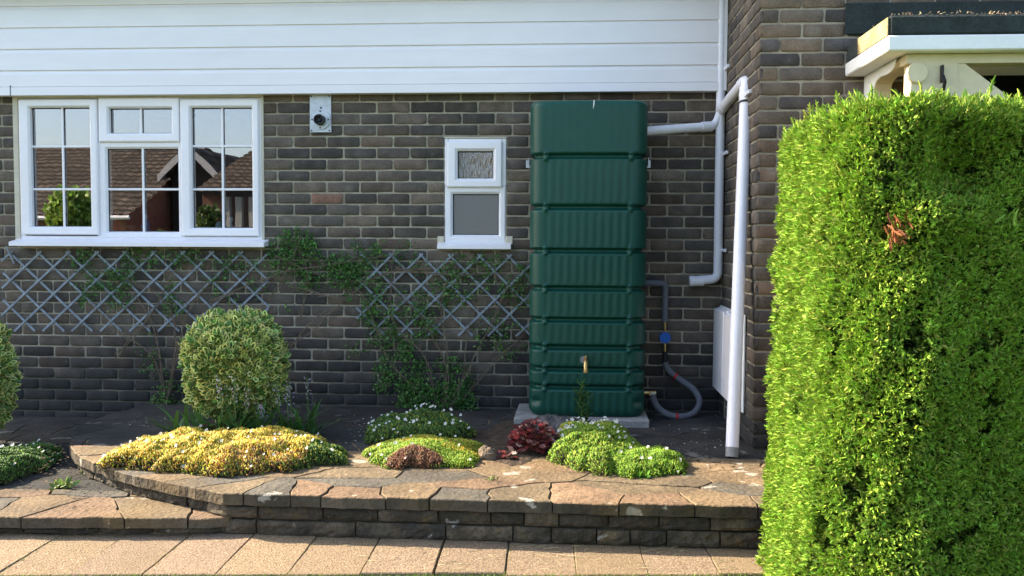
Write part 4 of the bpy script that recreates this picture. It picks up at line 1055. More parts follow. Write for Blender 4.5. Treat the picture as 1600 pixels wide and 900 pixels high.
# ------------------------------------------------------------------ shrubs
def shrub(name, c, rx, rz, label, n=9000, group=None, ry=None):
    ry = ry or rx
    o = empty(name, (c[0], c[1], T2), label, 'shrub', group)
    d = rdir(n); d[:, 1] = np.where(d[:, 1] > .5, -d[:, 1], d[:, 1]); bump = 1 + .24 * snoise(d, 3, 1) + .16 * snoise(d, 9, 2)
    r = bump * (1 - .22 * rng.random(n) ** 1.6)
    sq = (np.abs(d) ** 2.6).sum(1) ** (-1 / 2.6)
    p = d * (r * sq * .97)[:, None] * np.array([rx, ry, rz]) + np.array(c)
    dl = norm(d * np.array([1, 1, .8]) + rdir(n) * .8 + np.array([0, 0, .45]))
    yel = vary((.66, .68, .24), n, .2, .08); grn = vary((.10, .19, .05), n, .25)
    plain = rng.random(n) < .25; yel[plain] = grn[plain] * 1.6
    scatter('foliage', VLEAF, p, dl, norm(d + rdir(n) * .6), rng.uniform(.026, .056, n), grn, M_leaf, o, cols2=yel, wid=1.0)
    k = 60; d3 = rdir(k, .5); d3[:, 1] = -np.abs(d3[:, 1]) * .7; q = []; qd = []
    for i in range(k):
        b_ = np.array(c) + d3[i] * np.array([rx, ry, rz]) * .93; dd_ = norm((d3[i] * .6 + np.array([0, 0, .6]) + rng.normal(0, .3, 3))[None])[0]; L_ = rng.uniform(.03, .10)
        for t in np.linspace(.1, 1, 8): q.append(b_ + dd_ * L_ * t); qd.append(dd_ + rng.normal(0, .7, 3))
    q = np.array(q); scatter('sprays', VLEAF, q, np.array(qd), rdir(len(q)), rng.uniform(.018, .035, len(q)), vary((.10, .19, .05), len(q), .25), M_leaf, o, cols2=vary((.45, .50, .16), len(q), .2))
    mb = MB()
    for i in range(9):
        a = rng.uniform(0, 6.28); e = (c[0] + rx * .6 * math.cos(a), c[1] + ry * .6 * math.sin(a), c[2] + rng.uniform(-.1, .5) * rz)
        mb.tube(spline([(c[0] + .04 * math.cos(a), c[1] + .04 * math.sin(a), T2 - .01), (c[0] + .3 * rx * math.cos(a), c[1] + .3 * ry * math.sin(a), c[2] - rz * .4), e], 4), [.011, .011, .01, .01, .009, .008, .006, .005, .003], 6)
    mb.build('stems', M_bark, o)
    # dark inner mass of twigs and old leaves
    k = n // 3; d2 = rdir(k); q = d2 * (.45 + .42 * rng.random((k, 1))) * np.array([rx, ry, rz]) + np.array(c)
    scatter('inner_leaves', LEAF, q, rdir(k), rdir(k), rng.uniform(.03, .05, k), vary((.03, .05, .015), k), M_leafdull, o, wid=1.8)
    return o
cs = P(369, 562, y=5.05)
shrub('variegated_shrub', (cs.x, 5.05, cs.z - .03), .262, .285, 'rounded cream and green variegated shrub under the kitchen window', 11000, 'clipped variegated shrubs by the wall')
cs2 = P(-25, 590, y=5.1)
shrub('variegated_shrub', (cs2.x - .0, 5.0, T2 + .31), .205, .31, 'variegated shrub cut off by the left edge of the picture', 7000, 'clipped variegated shrubs by the wall')

# ------------------------------------------------------------------ ground-cover mounds
FM = []
def put_flowers(o, q, ax, fd, sz):
    """every flower head is a small object of its own, copies sharing three meshes"""
    if not FM:
        for i in range(3):
            C = vary((.78, .78, .72), 11, .04, .02); C[10] = (.7, .5, .05)
            t = link_mesh('flower', np.array(FLOWER[0]) * (1 + .12 * rng.normal(size=(len(FLOWER[0]), 3))), np.array(FLOWER[1]), M_petal, None, C); FM.append(t.data); bpy.data.objects.remove(t)
    w0 = wloc(o)
    for i in range(len(q)):
        f = bpy.data.objects.new('flower', FM[i % 3]); COL.objects.link(f); f.parent = o
        z = Vector(fd[i]).normalized(); x = Vector(ax[i]); x = (x - z * x.dot(z)).normalized(); y = z.cross(x)
        M = Matrix((x, y, z)).transposed().to_4x4(); s_ = float(sz[i]); f.matrix_local = Matrix.Translation(Vector(q[i]) - w0) @ M @ Matrix.Diagonal((s_, s_, s_, 1))
def mound(name, xl, xr, yf, yb_, h, colf, label, cat='ground cover plant', n=9000, size=(.008, .019), flowers=0, fcol=(.75, .75, .68), zg=None, sq=2.3, tpl=SPRIG, m=None, fl_where=None, seed=1, fl_h=.02):
    zg = T2 if zg is None else zg
    A = P((xl + xr) / 2, yf, z=zg); B = P((xl + xr) / 2, yb_, z=zg); xm_ = P(xl, (yf + yb_) / 2, z=zg).x; xM = P(xr, (yf + yb_) / 2, z=zg).x
    cx, cy = (xm_ + xM) / 2, (A.y + B.y) / 2; rx, ry = (xM - xm_) / 2, (B.y - A.y) / 2
    o = empty(name, (cx, cy, zg), label, cat)
    def hgt(u, v):
        ang = np.arctan2(v, u); rr = (np.abs(u) ** sq + np.abs(v) ** sq) ** (1 / sq); edge = 1 + .07 * np.sin(ang * 5 + seed) + .05 * np.sin(ang * 11 + seed * 2) + .03 * np.sin(ang * 23 + seed) + .02 * np.sin(ang * 41)
        rr = rr / edge; base = np.clip(1 - rr ** 3.0, 0, 1) ** .55
        nz_ = snoise(np.c_[u * rx * 9, v * ry * 9, u * 0 + seed], 1, seed) * .42 + snoise(np.c_[u * rx * 28, v * ry * 28, u * 0], 1, seed + 1) * .2
        return h * base * (1 + nz_), rr
    # core
    G = 44; uu, vv = np.meshgrid(np.linspace(-1.12, 1.12, G), np.linspace(-1.12, 1.12, G)); hh, rr = hgt(uu.ravel(), vv.ravel())
    V = np.c_[cx + uu.ravel() * rx, cy + vv.ravel() * ry, zg - .02 + hh * .9 * (rr < 1.1)]
    Fc = np.array([(j * G + i, j * G + i + 1, (j + 1) * G + i + 1, (j + 1) * G + i) for j in range(G - 1) for i in range(G - 1)])
    Fc = Fc[(rr[Fc] < 1.04).all(axis=1)]
    link_mesh('matted_stems', V, Fc, M_moundcore, o, smooth=True)
    u = rng.uniform(-1.12, 1.12, n * 2); v = rng.uniform(-1.12, 1.12, n * 2); hh, rr = hgt(u, v); k = rr < 1.0; u, v, hh, rr = u[k][:n], v[k][:n], hh[k][:n], rr[k][:n]; n = len(u)
    e = .02; hx, _ = hgt(u + e, v); hy, _ = hgt(u, v + e); nr = norm(np.c_[-(hx - hh) / (e * rx), -(hy - hh) / (e * ry), np.ones(n)])
    nr[:, 0] = np.clip(nr[:, 0], -1, 1)
    p = np.c_[cx + u * rx, cy + v * ry, zg + hh * .97 - .006]
    C = colf(u, v, hh / h, n)
    d = norm(nr * .9 + rdir(n) * .55 + np.array([0, 0, .5]))
    scatter('foliage', tpl, p, d, rdir(n), rng.uniform(*size, n), C, m or M_leaf, o)
    if flowers:
        f = flowers * 3; uf = rng.uniform(-1, 1, f); vf = rng.uniform(-1, 1, f); hf, rf = hgt(uf, vf); k = rf < 1.02
        if fl_where is not None: k &= fl_where(uf, vf)
        uf, vf, hf = uf[k][:flowers], vf[k][:flowers], hf[k][:flowers]; f = len(uf); lift = rng.uniform(.3, 1.3, f) * fl_h
        q = np.c_[cx + uf * rx, cy + vf * ry, zg + hf + lift]
        fd = norm(rdir(f) * .5 + np.array([-.3, -.9, .9]))   # petals face out
        ax = norm(np.cross(fd, rdir(f)))
        put_flowers(o, q, ax, fd, rng.uniform(.009, .018, f))
    return o
M_moundcore = mat('matted_stems', (.035, .03, .012), rough=1, var=.4, vscale=20, bump=.01, bscale=60)
def mixc(cols, w_, n, v=.22):
    w_ = np.array(w_); w_ = w_ / w_.sum(); i = rng.choice(len(cols), n, p=w_); return vary(np.array(cols)[i], n, v, .08)
GOLD = (.74, .54, .06); ORG = (.60, .32, .07); YG_ = (.38, .42, .04); BRN = (.17, .09, .04); LG = (.20, .36, .035); DG = (.07, .15, .03)
def col_yellow(u, v, t, n):
    a = mixc([GOLD, YG_, ORG, (.80, .66, .20)], [5, 2.2, 1.6, 2], n); s = snoise(np.c_[u * 3, v * 3, u * 0], 1, 5)
    low = (v < -.45 + .25 * s) & (u > .1) & (rng.random(n) < .75); b = mixc([ORG, BRN, GOLD, (.62, .40, .18)], [3, 1.8, 2.4, 1.4], n); a[low] = b[low]
    rt = (u > .72 + .1 * s); b = mixc([DG, YG_], [3, 1], n); a[rt] = b[rt]
    bt = (t < .5) & (v < -.5) & (rng.random(n) < .45); b = mixc([YG_, BRN, DG], [1, 2, 1], n); a[bt] = b[bt]; return a
mound('sedum_mat', 172, 533, 744, 690, .108, col_yellow, 'broad golden yellow mat of sedum sprawling over the curved end of the terrace', n=30000, flowers=70, seed=2, size=(.009, .022), fl_h=.025)
def col_mid(u, v, t, n):
    a = mixc([LG, YG_, (.28, .42, .03)], [4, 2, 3], n); s = snoise(np.c_[u * 3, v * 3, u * 0], 1, 8)
    tp = (v > .0 + .2 * s) | ((u > .35) & (v > -.3)); b = mixc([YG_, GOLD, LG, ORG], [3, 2, 2, .6], n); a[tp] = b[tp]
    dead = (((u + .08) / .48) ** 2 + ((v + .80) / .36) ** 2) < 1 + .7 * s + rng.normal(0, .15, n); b = mixc([(.30, .14, .075), (.20, .09, .05), BRN, (.36, .22, .12)], [3, 2, 1, 1], n); a[dead] = b[dead]; return a
mound('sedum_mat', 574, 752, 733, 694, .07, col_mid, 'lime green sedum cushion with a dead brown patch at its front', n=14000, flowers=18, seed=5, sq=2.6)
mound('rock_cress', 570, 735, 700, 668, .12, lambda u, v, t, n: mixc([DG, (.13, .22, .05), YG_], [3, 3, 1], n), 'dark green cushion dotted with white flowers behind the brown patched sedum', n=10000, flowers=60, seed=7, fl_h=.035)
def col_right(u, v, t, n):
    a = mixc([LG, (.36, .44, .05), DG], [4, 3, .7], n); s = snoise(np.c_[u * 3, v * 3, u * 0], 1, 3); tp = (v > .2 + .2 * s) & (u < .3); b = mixc([(.48, .50, .08), LG, GOLD], [3, 2, 1], n); a[tp] = b[tp]; return a
mound('rock_cress', 862, 1000, 741, 676, .115, col_right, 'bright green cushion with many white flowers in front of the tank', n=14000, flowers=75, seed=9, fl_where=lambda u, v: (v > -.35) & (u < .75))
mound('sedum_mat', 925, 1070, 747, 706, .07, lambda u, v, t, n: mixc([LG, (.26, .42, .03), DG, YG_], [4, 4, 1, .6], n), 'low bright green mat at the right end of the flower bed', n=12000, flowers=10, seed=11, sq=2)
mound('rock_cress', -75, 54, 775, 706, .10, lambda u, v, t, n: mixc([DG, (.11, .21, .04), LG], [4, 3, 1], n), 'dark green cushion with white flowers at the left edge of the lower paving', n=10000, flowers=45, seed=13, zg=T1, fl_h=.02)

# soil patch, dark red plants
def soilpatch(xl, xr, yf, yb_, name='soil'):
    A = P((xl + xr) / 2, yf, z=T2); B = P((xl + xr) / 2, yb_, z=T2); x0_ = P(xl, (yf + yb_) / 2, z=T2).x; x1_ = P(xr, (yf + yb_) / 2, z=T2).x
    n = 26; V = []; cx, cy = (x0_ + x1_) / 2, (A.y + B.y) / 2
    for j in range(6):
        f = 1 - j / 5
        for k in range(n):
            a = 2 * math.pi * k / n; r = f * (1 + .12 * math.sin(3 * a + 1) + .08 * math.sin(7 * a)); p = (cx + (x1_ - x0_) / 2 * r * math.cos(a), cy + (B.y - A.y) / 2 * r * math.sin(a))
            V.append((*p, T2 - .008 + .03 * (1 - f ** 2) + .008 * noise.noise(Vector((p[0] * 20, p[1] * 20, 0)))))
    Fc = [(j * n + k, j * n + (k + 1) % n, (j + 1) * n + (k + 1) % n, (j + 1) * n + k) for j in range(5) for k in range(n)]
    mb = MB(); mb.add(V, Fc); return tag(mb.build(name, M_soil), kind='structure')
soilpatch(735, 900, 731, 655); soilpatch(250, 515, 722, 665); soilpatch(560, 760, 720, 655)
def heuchera(x_, y_, w_, h, label, n=170, red=True):
    c = P(x_, y_, z=T2); o = empty('coral_bells', (c.x, c.y, T2), label, 'foliage plant', 'dark red leaved plants')
    pos = []; dirs = []; nr = []; mb = MB()
    for i in range(n):
        a = rng.uniform(0, 6.28); r = math.sqrt(rng.random()) * w_; hh = h * (1 - .6 * (r / w_) ** 2) * rng.uniform(.45, 1.05)
        q = (c.x + r * math.cos(a), c.y + r * .8 * math.sin(a), T2 + hh); pos.append(q); dirs.append((math.cos(a), math.sin(a), rng.uniform(-.5, .3))); nr.append((.3 * math.cos(a), .3 * math.sin(a) - .4, 1))
        if i % 3 == 0: mb.tube([(c.x + .2 * r * math.cos(a), c.y + .2 * r * math.sin(a), T2), q], .0018, 4)
    tpl = ([(0, 0, 0), (-.3, .05, .03), (-.5, .3, .1), (-.3, .45, .03), (-.42, .75, .08), (-.15, .75, .02), (0, 1, .05), (.15, .75, .02), (.42, .75, .08), (.3, .45, .03), (.5, .3, .1), (.3, .05, .03), (0, .5, -.04)],
           [(12, i, i + 1) for i in range(0, 11)] + [(12, 11, 0)], [0] * 12)
    C = mixc([(.16, .03, .03), (.30, .04, .03), (.42, .24, .20), (.09, .03, .03)], [4, 2, 2, 3] if red else [4, 1, 1, 4], n, .3)
    scatter('leaves', tpl, np.array(pos), np.array(dirs), np.array(nr) + rdir(n) * .5, rng.uniform(.022, .042, n), C, M_leaf, o)
    mb.build('leaf_stalks', mat('red_stalk', (.2, .07, .05), rough=.7), o)
    return o
heuchera(836, 706, .125, .17, 'dark red leafy plant in front of the lava rock by the tank', 330)
heuchera(328, 688, .12, .10, 'dark purple leafy plant behind the golden sedum', 90, False)
heuchera(792, 716, .05, .05, 'tiny red leafed seedling beside the dark red plant', 16)

# rocks
def rock(name, x_, y_, w_, h, label, seed=1, m=None, dep=.8, zg=None):
    zg = T2 if zg is None else zg
    c = P(x_, y_, z=zg); V = []; n1, n2 = 22, 14
    for j in range(n2 + 1):
        th = math.pi * j / n2
        for i in range(n1):
            ph_ = 2 * math.pi * i / n1; d = Vector((math.sin(th) * math.cos(ph_), math.sin(th) * math.sin(ph_), math.cos(th)))
            r = 1 + .28 * noise.noise(d * 1.8 + Vector((seed, 0, 0))) + .16 * noise.noise(d * 5 + Vector((seed, 3, 0))) + .07 * noise.noise(d * 12)
            V.append((c.x + d.x * r * w_, c.y + d.y * r * w_ * dep, zg - .01 + max(-.3, d.z * r) * h + h * .3))
    Fc = [(j * n1 + i, j * n1 + (i + 1) % n1, (j + 1) * n1 + (i + 1) % n1, (j + 1) * n1 + i) for j in range(n2) for i in range(n1)]
    mb = MB(); mb.add(V, Fc); o = mb.build(name, m or M_rock, None, origin=(c.x, c.y, zg)); return tag(o, label, 'rock')
rock('lava_rock', 868, 676, .15, .085, 'pitted dark grey rock at the foot of the green tank', 2)
rock('lava_rock', 430, 684, .085, .085, 'small dark pointed rock behind the golden sedum', 5)
rock('field_stone', 762, 716, .055, .055, 'brown stone wedged beside the green sedum cushion', 9, mat('brown_stone', (.16, .12, .08), rough=.95, var=.3, bump=.01))

# upright plants
def upright(name, x_, y_, stems, h, leaf, col, label, cat='plant', n_l=26, spread=.05, zg=None, group=None, up=.8, wid=.7):
    zg = T2 if zg is None else zg
    c = P(x_, y_, z=zg); o = empty(name, (c.x, c.y, zg), label, cat, group); mb = MB(); pos = []; dr = []
    for s in range(stems):
        a = rng.uniform(0, 6.28); tx, ty = math.cos(a) * spread * rng.uniform(.3, 1), math.sin(a) * spread * .6; hh = h * rng.uniform(.65, 1)
        pts = spline([(c.x + tx * .2, c.y + ty * .2, zg - .01), (c.x + tx * .6, c.y + ty * .6, zg + hh * .5), (c.x + tx * 1.1, c.y + ty, zg + hh)], 6); mb.tube(pts, .0022, 5)
        for k in range(n_l):
            t = .12 + .88 * k / n_l; i = min(int(t * (len(pts) - 1)), len(pts) - 2); p = pts[i].lerp(pts[i + 1], t * (len(pts) - 1) - i); b = k * 2.4
            pos.append(p); dr.append((math.cos(b), math.sin(b), up))
    mb.build('stems', M_gstem, o)
    n = len(pos); scatter('leaves', LEAF, np.array(pos), np.array(dr), np.array([(0, 0, 1)] * n) + rdir(n) * .3, rng.uniform(*leaf, n), vary(col, n), M_leaf, o, wid=wid)
    return o
upright('willowherb', 914, 676, 4, .33, (.04, .075), (.06, .14, .03), 'slender upright leafy plant standing in front of the tank tap', wid=.5, spread=.045)
def bulbs(x_, y_, nb, ns, h, label, white=False, sp=.05):
    c = P(x_, y_, z=T2); o = empty('bluebell_clump', (c.x, c.y, T2), label, 'flowering plant', 'faded bluebell clumps in the bed')
    d = rdir(nb, 1.2); d[:, 1] *= .6; p = np.tile((c.x, c.y, T2), (nb, 1)) + np.c_[rng.normal(0, sp, nb), rng.normal(0, sp * .6, nb), np.zeros(nb)]
    scatter('leaves', BLADE, p, d, norm(np.c_[d[:, 0], d[:, 1], np.zeros(nb)] + .01), rng.uniform(.15, .27, nb), vary((.07, .16, .035), nb), M_leaf, o, wid=1.1)
    mb = MB(); fp = []
    for i in range(ns):
        bx = c.x + rng.normal(0, sp); by = c.y + rng.normal(0, sp * .4); hh = h * rng.uniform(.8, 1.05); lean = rng.normal(0, .02)
        pts = [(bx, by, T2), (bx + lean * .5, by, T2 + hh * .5), (bx + lean, by, T2 + hh)]; mb.tube(pts, .003, 5)
        for k in range(14): t = .62 + .38 * k / 14; fp.append((bx + lean * t + .012 * math.cos(k * 2.2), by + .012 * math.sin(k * 2.2), T2 + hh * t))
    n = len(fp)
    if not n: return
    mb.build('stalks', M_gstem, o)
    scatter('sprays', SPRIG, np.array(fp), rdir(n, .3), rdir(n), rng.uniform(.014, .024, n), vary((.42, .38, .42) if not white else (.7, .6, .58), n, .2), M_petal, o)
bulbs(368, 690, 44, 4, .36, 'tall faded bluebell stems in front of the variegated shrub', True)
bulbs(405, 691, 40, 2, .22, 'leafy bluebell clump at the right foot of the variegated shrub')
bulbs(458, 686, 26, 3, .33, 'faded bluebell stalks just right of the variegated shrub')
bulbs(484, 680, 14, 1, .32, 'single bluebell stalk standing alone against the bare brick')
bulbs(300, 688, 30, 0, .2, 'strap leaved clump at the left foot of the variegated shrub')
# low weeds
def weed(x_, y_, r, n, label, zg=T2, col=(.14, .2, .05)):
    c = P(x_, y_, z=zg); o = empty('weed', (c.x, c.y, zg), label, 'weed', 'small weeds in the paving')
    d = rdir(n, .6); p = np.tile((c.x, c.y, zg), (n, 1)) + rng.normal(0, r * .35, (n, 3)) * np.array([1, 1, .0]) + np.array([0, 0, .004])
    scatter('leaves', LEAF, p, d, rdir(n, 1), rng.uniform(r * .4, r, n), vary(col, n, .3), M_leaf, o, wid=.9)
weed(95, 762, .06, 40, 'straggly weed growing at the foot of the curved wall', T1); weed(133, 741, .035, 22, 'small weed tucked against the curved wall', T1)
weed(768, 751, .03, 14, 'tiny weed rooted at the front of the flower bed'); weed(1002, 746, .045, 40, 'leafy weed under the right end mat', T2, (.12, .28, .03))
weed(1246, 853, .05, 20, 'weed at the base of the wall by the hedge', 0)
weed(1236, 845, .05, 16, 'pale weed between wall and hedge', 0)

# petals and debris on the dark rear slabs
def debris(name, boxes, n, zg, col, size, label=None):
    pos = []
    for i in range(n):
        b = boxes[i % len(boxes)]; p = P(rng.uniform(b[0], b[1]), rng.uniform(b[2], b[3]), z=zg); pos.append((p.x, p.y, zg + .002 + rng.random() * .004))
    n = len(pos); o = scatter(name, LEAF, np.array(pos), rdir(n) * np.array([1, 1, .1]), np.array([(0, 0, 1)] * n) + rdir(n) * .25, rng.uniform(*size, n), vary(col, n, .25), M_petal, None, wid=1.6)
    return tag(o, kind='stuff')
debris('petal_litter', [(1020, 1130, 662, 730), (1020, 1170, 690, 735), (540, 570, 655, 700), (200, 260, 650, 668)], 150, T2 - .004, (.55, .5, .45), (.006, .016))
debris('leaf_litter', [(1020, 1160, 655, 735), (760, 900, 690, 728), (60, 130, 690, 760), (500, 640, 650, 700)], 420, T2 - .004, (.09, .07, .045), (.008, .022))
debris('leaf_litter', [(0, 140, 670, 770)], 260, T1 - .004, (.10, .085, .06), (.006, .018))
mb = MB()
for i in range(46):
    p = P(rng.uniform(500, 1180), rng.uniform(848, 890), z=.004); a = rng.uniform(-.5, .5); l = rng.uniform(.03, .10); mb.tube([(p.x, p.y, .003), (p.x + l * .5 * math.cos(a), p.y + l * .5 * math.sin(a), .008), (p.x + l * math.cos(a), p.y + l * math.sin(a) + .01, .003)], .0009, 4)
tag(mb.build('dry_grass_clippings', mat('straw', (.42, .36, .2), rough=.9)), kind='stuff')

# ------------------------------------------------------------------ lawn blades by the path edge
n = 26000; x_ = rng.uniform(-2.6, 2.6, n); y_ = yl(x_) - .004 - rng.random(n) ** 1.5 * .45 + np.abs(rng.normal(0, .006, n)) * 0
p = np.c_[x_, y_, np.full(n, -.012)]; d = rdir(n, 1.6)
o = scatter('grass', BLADE, p, d, rdir(n), rng.uniform(.008, .022, n), vary((.13, .22, .03), n), M_leaf, None, wid=1.1); tag(o, kind='stuff')
n = 900; x_ = x0 + np.round(rng.uniform(-9, 9, n)) * pw + rng.normal(0, .004, n); p = np.c_[x_, rng.uniform(3.3, YF1, n), np.full(n, -.01)]
o = scatter('grass', BLADE, p, rdir(n, 1.2), rdir(n), rng.uniform(.012, .028, n), vary((.22, .24, .06), n), M_leaf, None, wid=.8); tag(o, kind='stuff')

# ------------------------------------------------------------------ the conifer hedge
HC = Vector((P(1480, 800, y=2.62).x + .30, 2.62 + .12, 0)); HRX, HRY, HH = .0, .0, 1.74
XL = P(1207, 500, y=2.95).x
HRX = .86; HC.x = XL + HRX; HRY = .62; HC.y = 3.0
HH = P(1450, 155, y=2.9).z
hedge = empty('conifer_hedge', (HC.x, HC.y, 0), 'tall clipped bright green conifer hedge on the right', 'hedge')
HXL, HXR, HYF, HYB, HR = .815, 2.6, 2.78, 3.62, .27
def hplan(t, rr=HR, ins=0.0):
    """point and normal on a rounded rectangle; t in metres along it from the back left corner, round the left side and the front"""
    x0_, x1_, y0_, y1_ = HXL + ins, HXR - ins, HYF + ins, HYB - ins; L1 = y1_ - y0_ - rr; L2 = rr * math.pi / 2; L3 = x1_ - x0_ - rr
    t = np.asarray(t) * (L1 + L2 + L3); P_ = np.zeros((len(t), 2)); N_ = np.zeros((len(t), 2))
    a = t < L1; P_[a] = np.c_[np.full(a.sum(), x0_), y1_ - t[a]]; N_[a] = (-1, 0)
    b = (t >= L1) & (t < L1 + L2); th = (t[b] - L1) / rr; P_[b] = np.c_[x0_ + rr - rr * np.cos(th), y0_ + rr - rr * np.sin(th)]; N_[b] = np.c_[-np.cos(th), -np.sin(th)]
    c = t >= L1 + L2; P_[c] = np.c_[x0_ + rr + t[c] - L1 - L2, np.full(c.sum(), y0_)]; N_[c] = (0, -1)
    return P_, N_
def hedge_surf(n, sd=0):
    top = rng.random(n) < .17; tt = rng.random(n); pl, nl = hplan(tt); z = rng.random(n) * HH
    sh = .08; zz = np.clip((z - (HH - sh)) / sh, 0, 1); ins = .05 * (1 - np.sqrt(np.clip(1 - zz ** 2, 0, 1))) - .07 * np.clip(1 - z / 1.25, 0, 1)
    bul = .015 * np.sin(z * 3.4 + 2.2 + pl[:, 0])
    p = np.c_[pl[:, 0] - nl[:, 0] * (ins - bul), pl[:, 1] - nl[:, 1] * (ins - bul), z]
    nrm = norm(np.c_[nl * (1 - zz[:, None] * .6), zz * .9])
    k = top.sum(); p[top] = np.c_[rng.uniform(HXL + .1, HXR, k), rng.uniform(HYF + .1, HYB, k), np.full(k, HH)]; cc_ = (p[:, 0] < HXL + HR) & (p[:, 1] < HYF + HR) & top & (((p[:, 0] - HXL - HR) ** 2 + (p[:, 1] - HYF - HR) ** 2) > (HR - .1) ** 2)
    nrm[top] = (0, 0, 1); ok = ~cc_; p = p[ok]; nrm = nrm[ok]; a = tt[ok]
    bump = .035 * snoise(p * 4, 1, 21) + .030 * snoise(p * 13, 1, 22) + .022 * snoise(p * 30, 1, 23)
    p = p + nrm * bump[:, None]
    p[:, 1] += .65 * np.clip(p[:, 0] - 1.06, 0, 3)
    # the top leans down to the left side
    p[:, 2] -= np.clip((HXL + .45 - p[:, 0]) / .45, 0, 1) ** 1.3 * .0 * (p[:, 2] / HH) ** 3
    # a bite and a ragged ledge a third of the way down
    cb = np.array(P(1490, 262, y=2.95)); dd = np.exp(-(((p[:, 0] - cb[0]) / .17) ** 2 + ((p[:, 2] - cb[2]) / .10) ** 2 + ((p[:, 1] - cb[1]) / .35) ** 2))
    p -= nrm * (dd * .20)[:, None]
    cb2 = np.array(P(1475, 340, y=2.93)); dd2 = np.exp(-(((p[:, 0] - cb2[0]) / .13) ** 2 + ((p[:, 2] - cb2[2]) / .06) ** 2 + ((p[:, 1] - cb2[1]) / .35) ** 2))
    p += nrm * (dd2 * .075)[:, None]
    return p, nrm, a
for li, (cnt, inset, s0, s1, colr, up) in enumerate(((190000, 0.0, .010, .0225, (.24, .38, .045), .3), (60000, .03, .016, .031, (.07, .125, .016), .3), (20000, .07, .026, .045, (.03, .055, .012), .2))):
    p, nm, a = hedge_surf(cnt)
    if li == 0:
        kk = (snoise(p * 11, 1, 51) + .8 * snoise(p * 23, 1, 52)) > -.42; p, nm, a = p[kk], nm[kk], a[kk]
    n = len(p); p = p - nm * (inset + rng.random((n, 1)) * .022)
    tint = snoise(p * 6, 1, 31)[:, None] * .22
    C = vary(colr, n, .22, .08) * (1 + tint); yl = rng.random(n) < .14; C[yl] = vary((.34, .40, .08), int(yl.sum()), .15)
    C = np.clip(C, .005, .8)
    d = norm(nm * .75 + rdir(n) * .75 + np.array([-.05, -.05, up]))
    sc_ = rng.uniform(s0, s1, n)
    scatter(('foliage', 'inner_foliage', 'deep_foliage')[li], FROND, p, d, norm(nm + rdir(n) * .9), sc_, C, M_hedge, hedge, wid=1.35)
# long loose shoots on top and on the ledge
p, nm, a = hedge_surf(14000); topm = (nm[:, 2] > .55); p = p[topm][:620]; n = len(p)
scatter('sprays', FROND, p, norm(rdir(n) * .45 + np.array([-.2, 0, 1.1])), rdir(n), rng.uniform(.03, .06, n), vary((.24, .35, .045), n, .2), M_hedge, hedge, wid=.8)
cb = P(1495, 335, y=2.92); n = 90; p = np.c_[cb.x + rng.normal(0, .07, n), cb.y + rng.normal(0, .03, n), cb.z + rng.normal(-.02, .03, n)]
scatter('sprays', FROND, p, norm(rdir(n) * .5 + np.array([.3, -.5, 1.0])), rdir(n), rng.uniform(.025, .055, n), vary((.24, .38, .06), n, .2), M_hedge, hedge, wid=.8)
cb = P(1402, 348, y=2.80); n = 40; p = np.c_[cb.x + rng.normal(0, .016, n), cb.y + .0 + rng.normal(0, .012, n), cb.z + rng.normal(0, .03, n)]
scatter('brown_sprays', FROND, p, norm(rdir(n) * .4 + np.array([.4, -.4, -.8])), rdir(n), rng.uniform(.02, .045, n), vary((.26, .10, .04), n, .3), M_leafdull, hedge)
# dark inner mass of twigs
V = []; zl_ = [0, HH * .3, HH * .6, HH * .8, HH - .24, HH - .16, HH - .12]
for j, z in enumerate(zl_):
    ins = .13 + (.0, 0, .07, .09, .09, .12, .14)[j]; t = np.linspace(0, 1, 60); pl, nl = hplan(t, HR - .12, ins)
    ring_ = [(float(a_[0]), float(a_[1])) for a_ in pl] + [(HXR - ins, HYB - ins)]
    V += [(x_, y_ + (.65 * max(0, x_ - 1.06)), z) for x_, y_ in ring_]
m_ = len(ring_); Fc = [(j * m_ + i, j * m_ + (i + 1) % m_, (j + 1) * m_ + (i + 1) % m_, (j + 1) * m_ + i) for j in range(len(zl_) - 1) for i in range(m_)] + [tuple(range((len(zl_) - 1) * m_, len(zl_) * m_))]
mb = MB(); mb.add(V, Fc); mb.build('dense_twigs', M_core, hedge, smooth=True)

# ------------------------------------------------------------------ places seen only as reflections in the windows
def MP(px_, py_, dist):   # a point seen mirrored in the wall plane, dist metres behind the glass
    q = P(px_, py_, y=D + dist); return Vector((q.x, 2 * D - q.y, q.z))
def tiled_roof(name, A, B, C_, D_, parent, m=None, col=(.105, .078, .058)):
    """A,B eaves corners; C_,D_ ridge corners: rows of single lap tiles as ridged strips"""
    A, B, C_, D_ = map(Vector, (A, B, C_, D_)); L = (B - A).length; H_ = (D_ - A).length; nu = int(L / .10); nv = int(H_ / .26); V = []; Fc = []; Cc = []
    nrm = (B - A).cross(D_ - A).normalized()
    if nrm.z < 0: nrm = -nrm
    for j in range(nv):
        for e in (0, 1):
            v = (j + e * 1.0) / nv
            for i in range(nu + 1):
                u = i / nu; p = A.lerp(B, u).lerp(D_.lerp(C_, u), v); V.append(p + nrm * ((.05 if e == 0 else .0) + .035 * (i % 2)))
        b = j * 2 * (nu + 1)
        for i in range(nu):
            Fc.append((b + i, b + i + 1, b + nu + 2 + i, b + nu + 1 + i)); random.seed(j * 977 + i // 2); k = random.uniform(.6, 1.35); Cc.append((col[0] * k, col[1] * k, col[2] * k))
        if j:
            for i in range(nu): Fc.append((b - (nu + 1) + i, b - nu + i, b + 1 + i, b + i)); Cc.append((.03, .025, .02))
    return link_mesh(name, [tuple(v) for v in V], np.array(Fc), m or M_tile, parent, Cc)
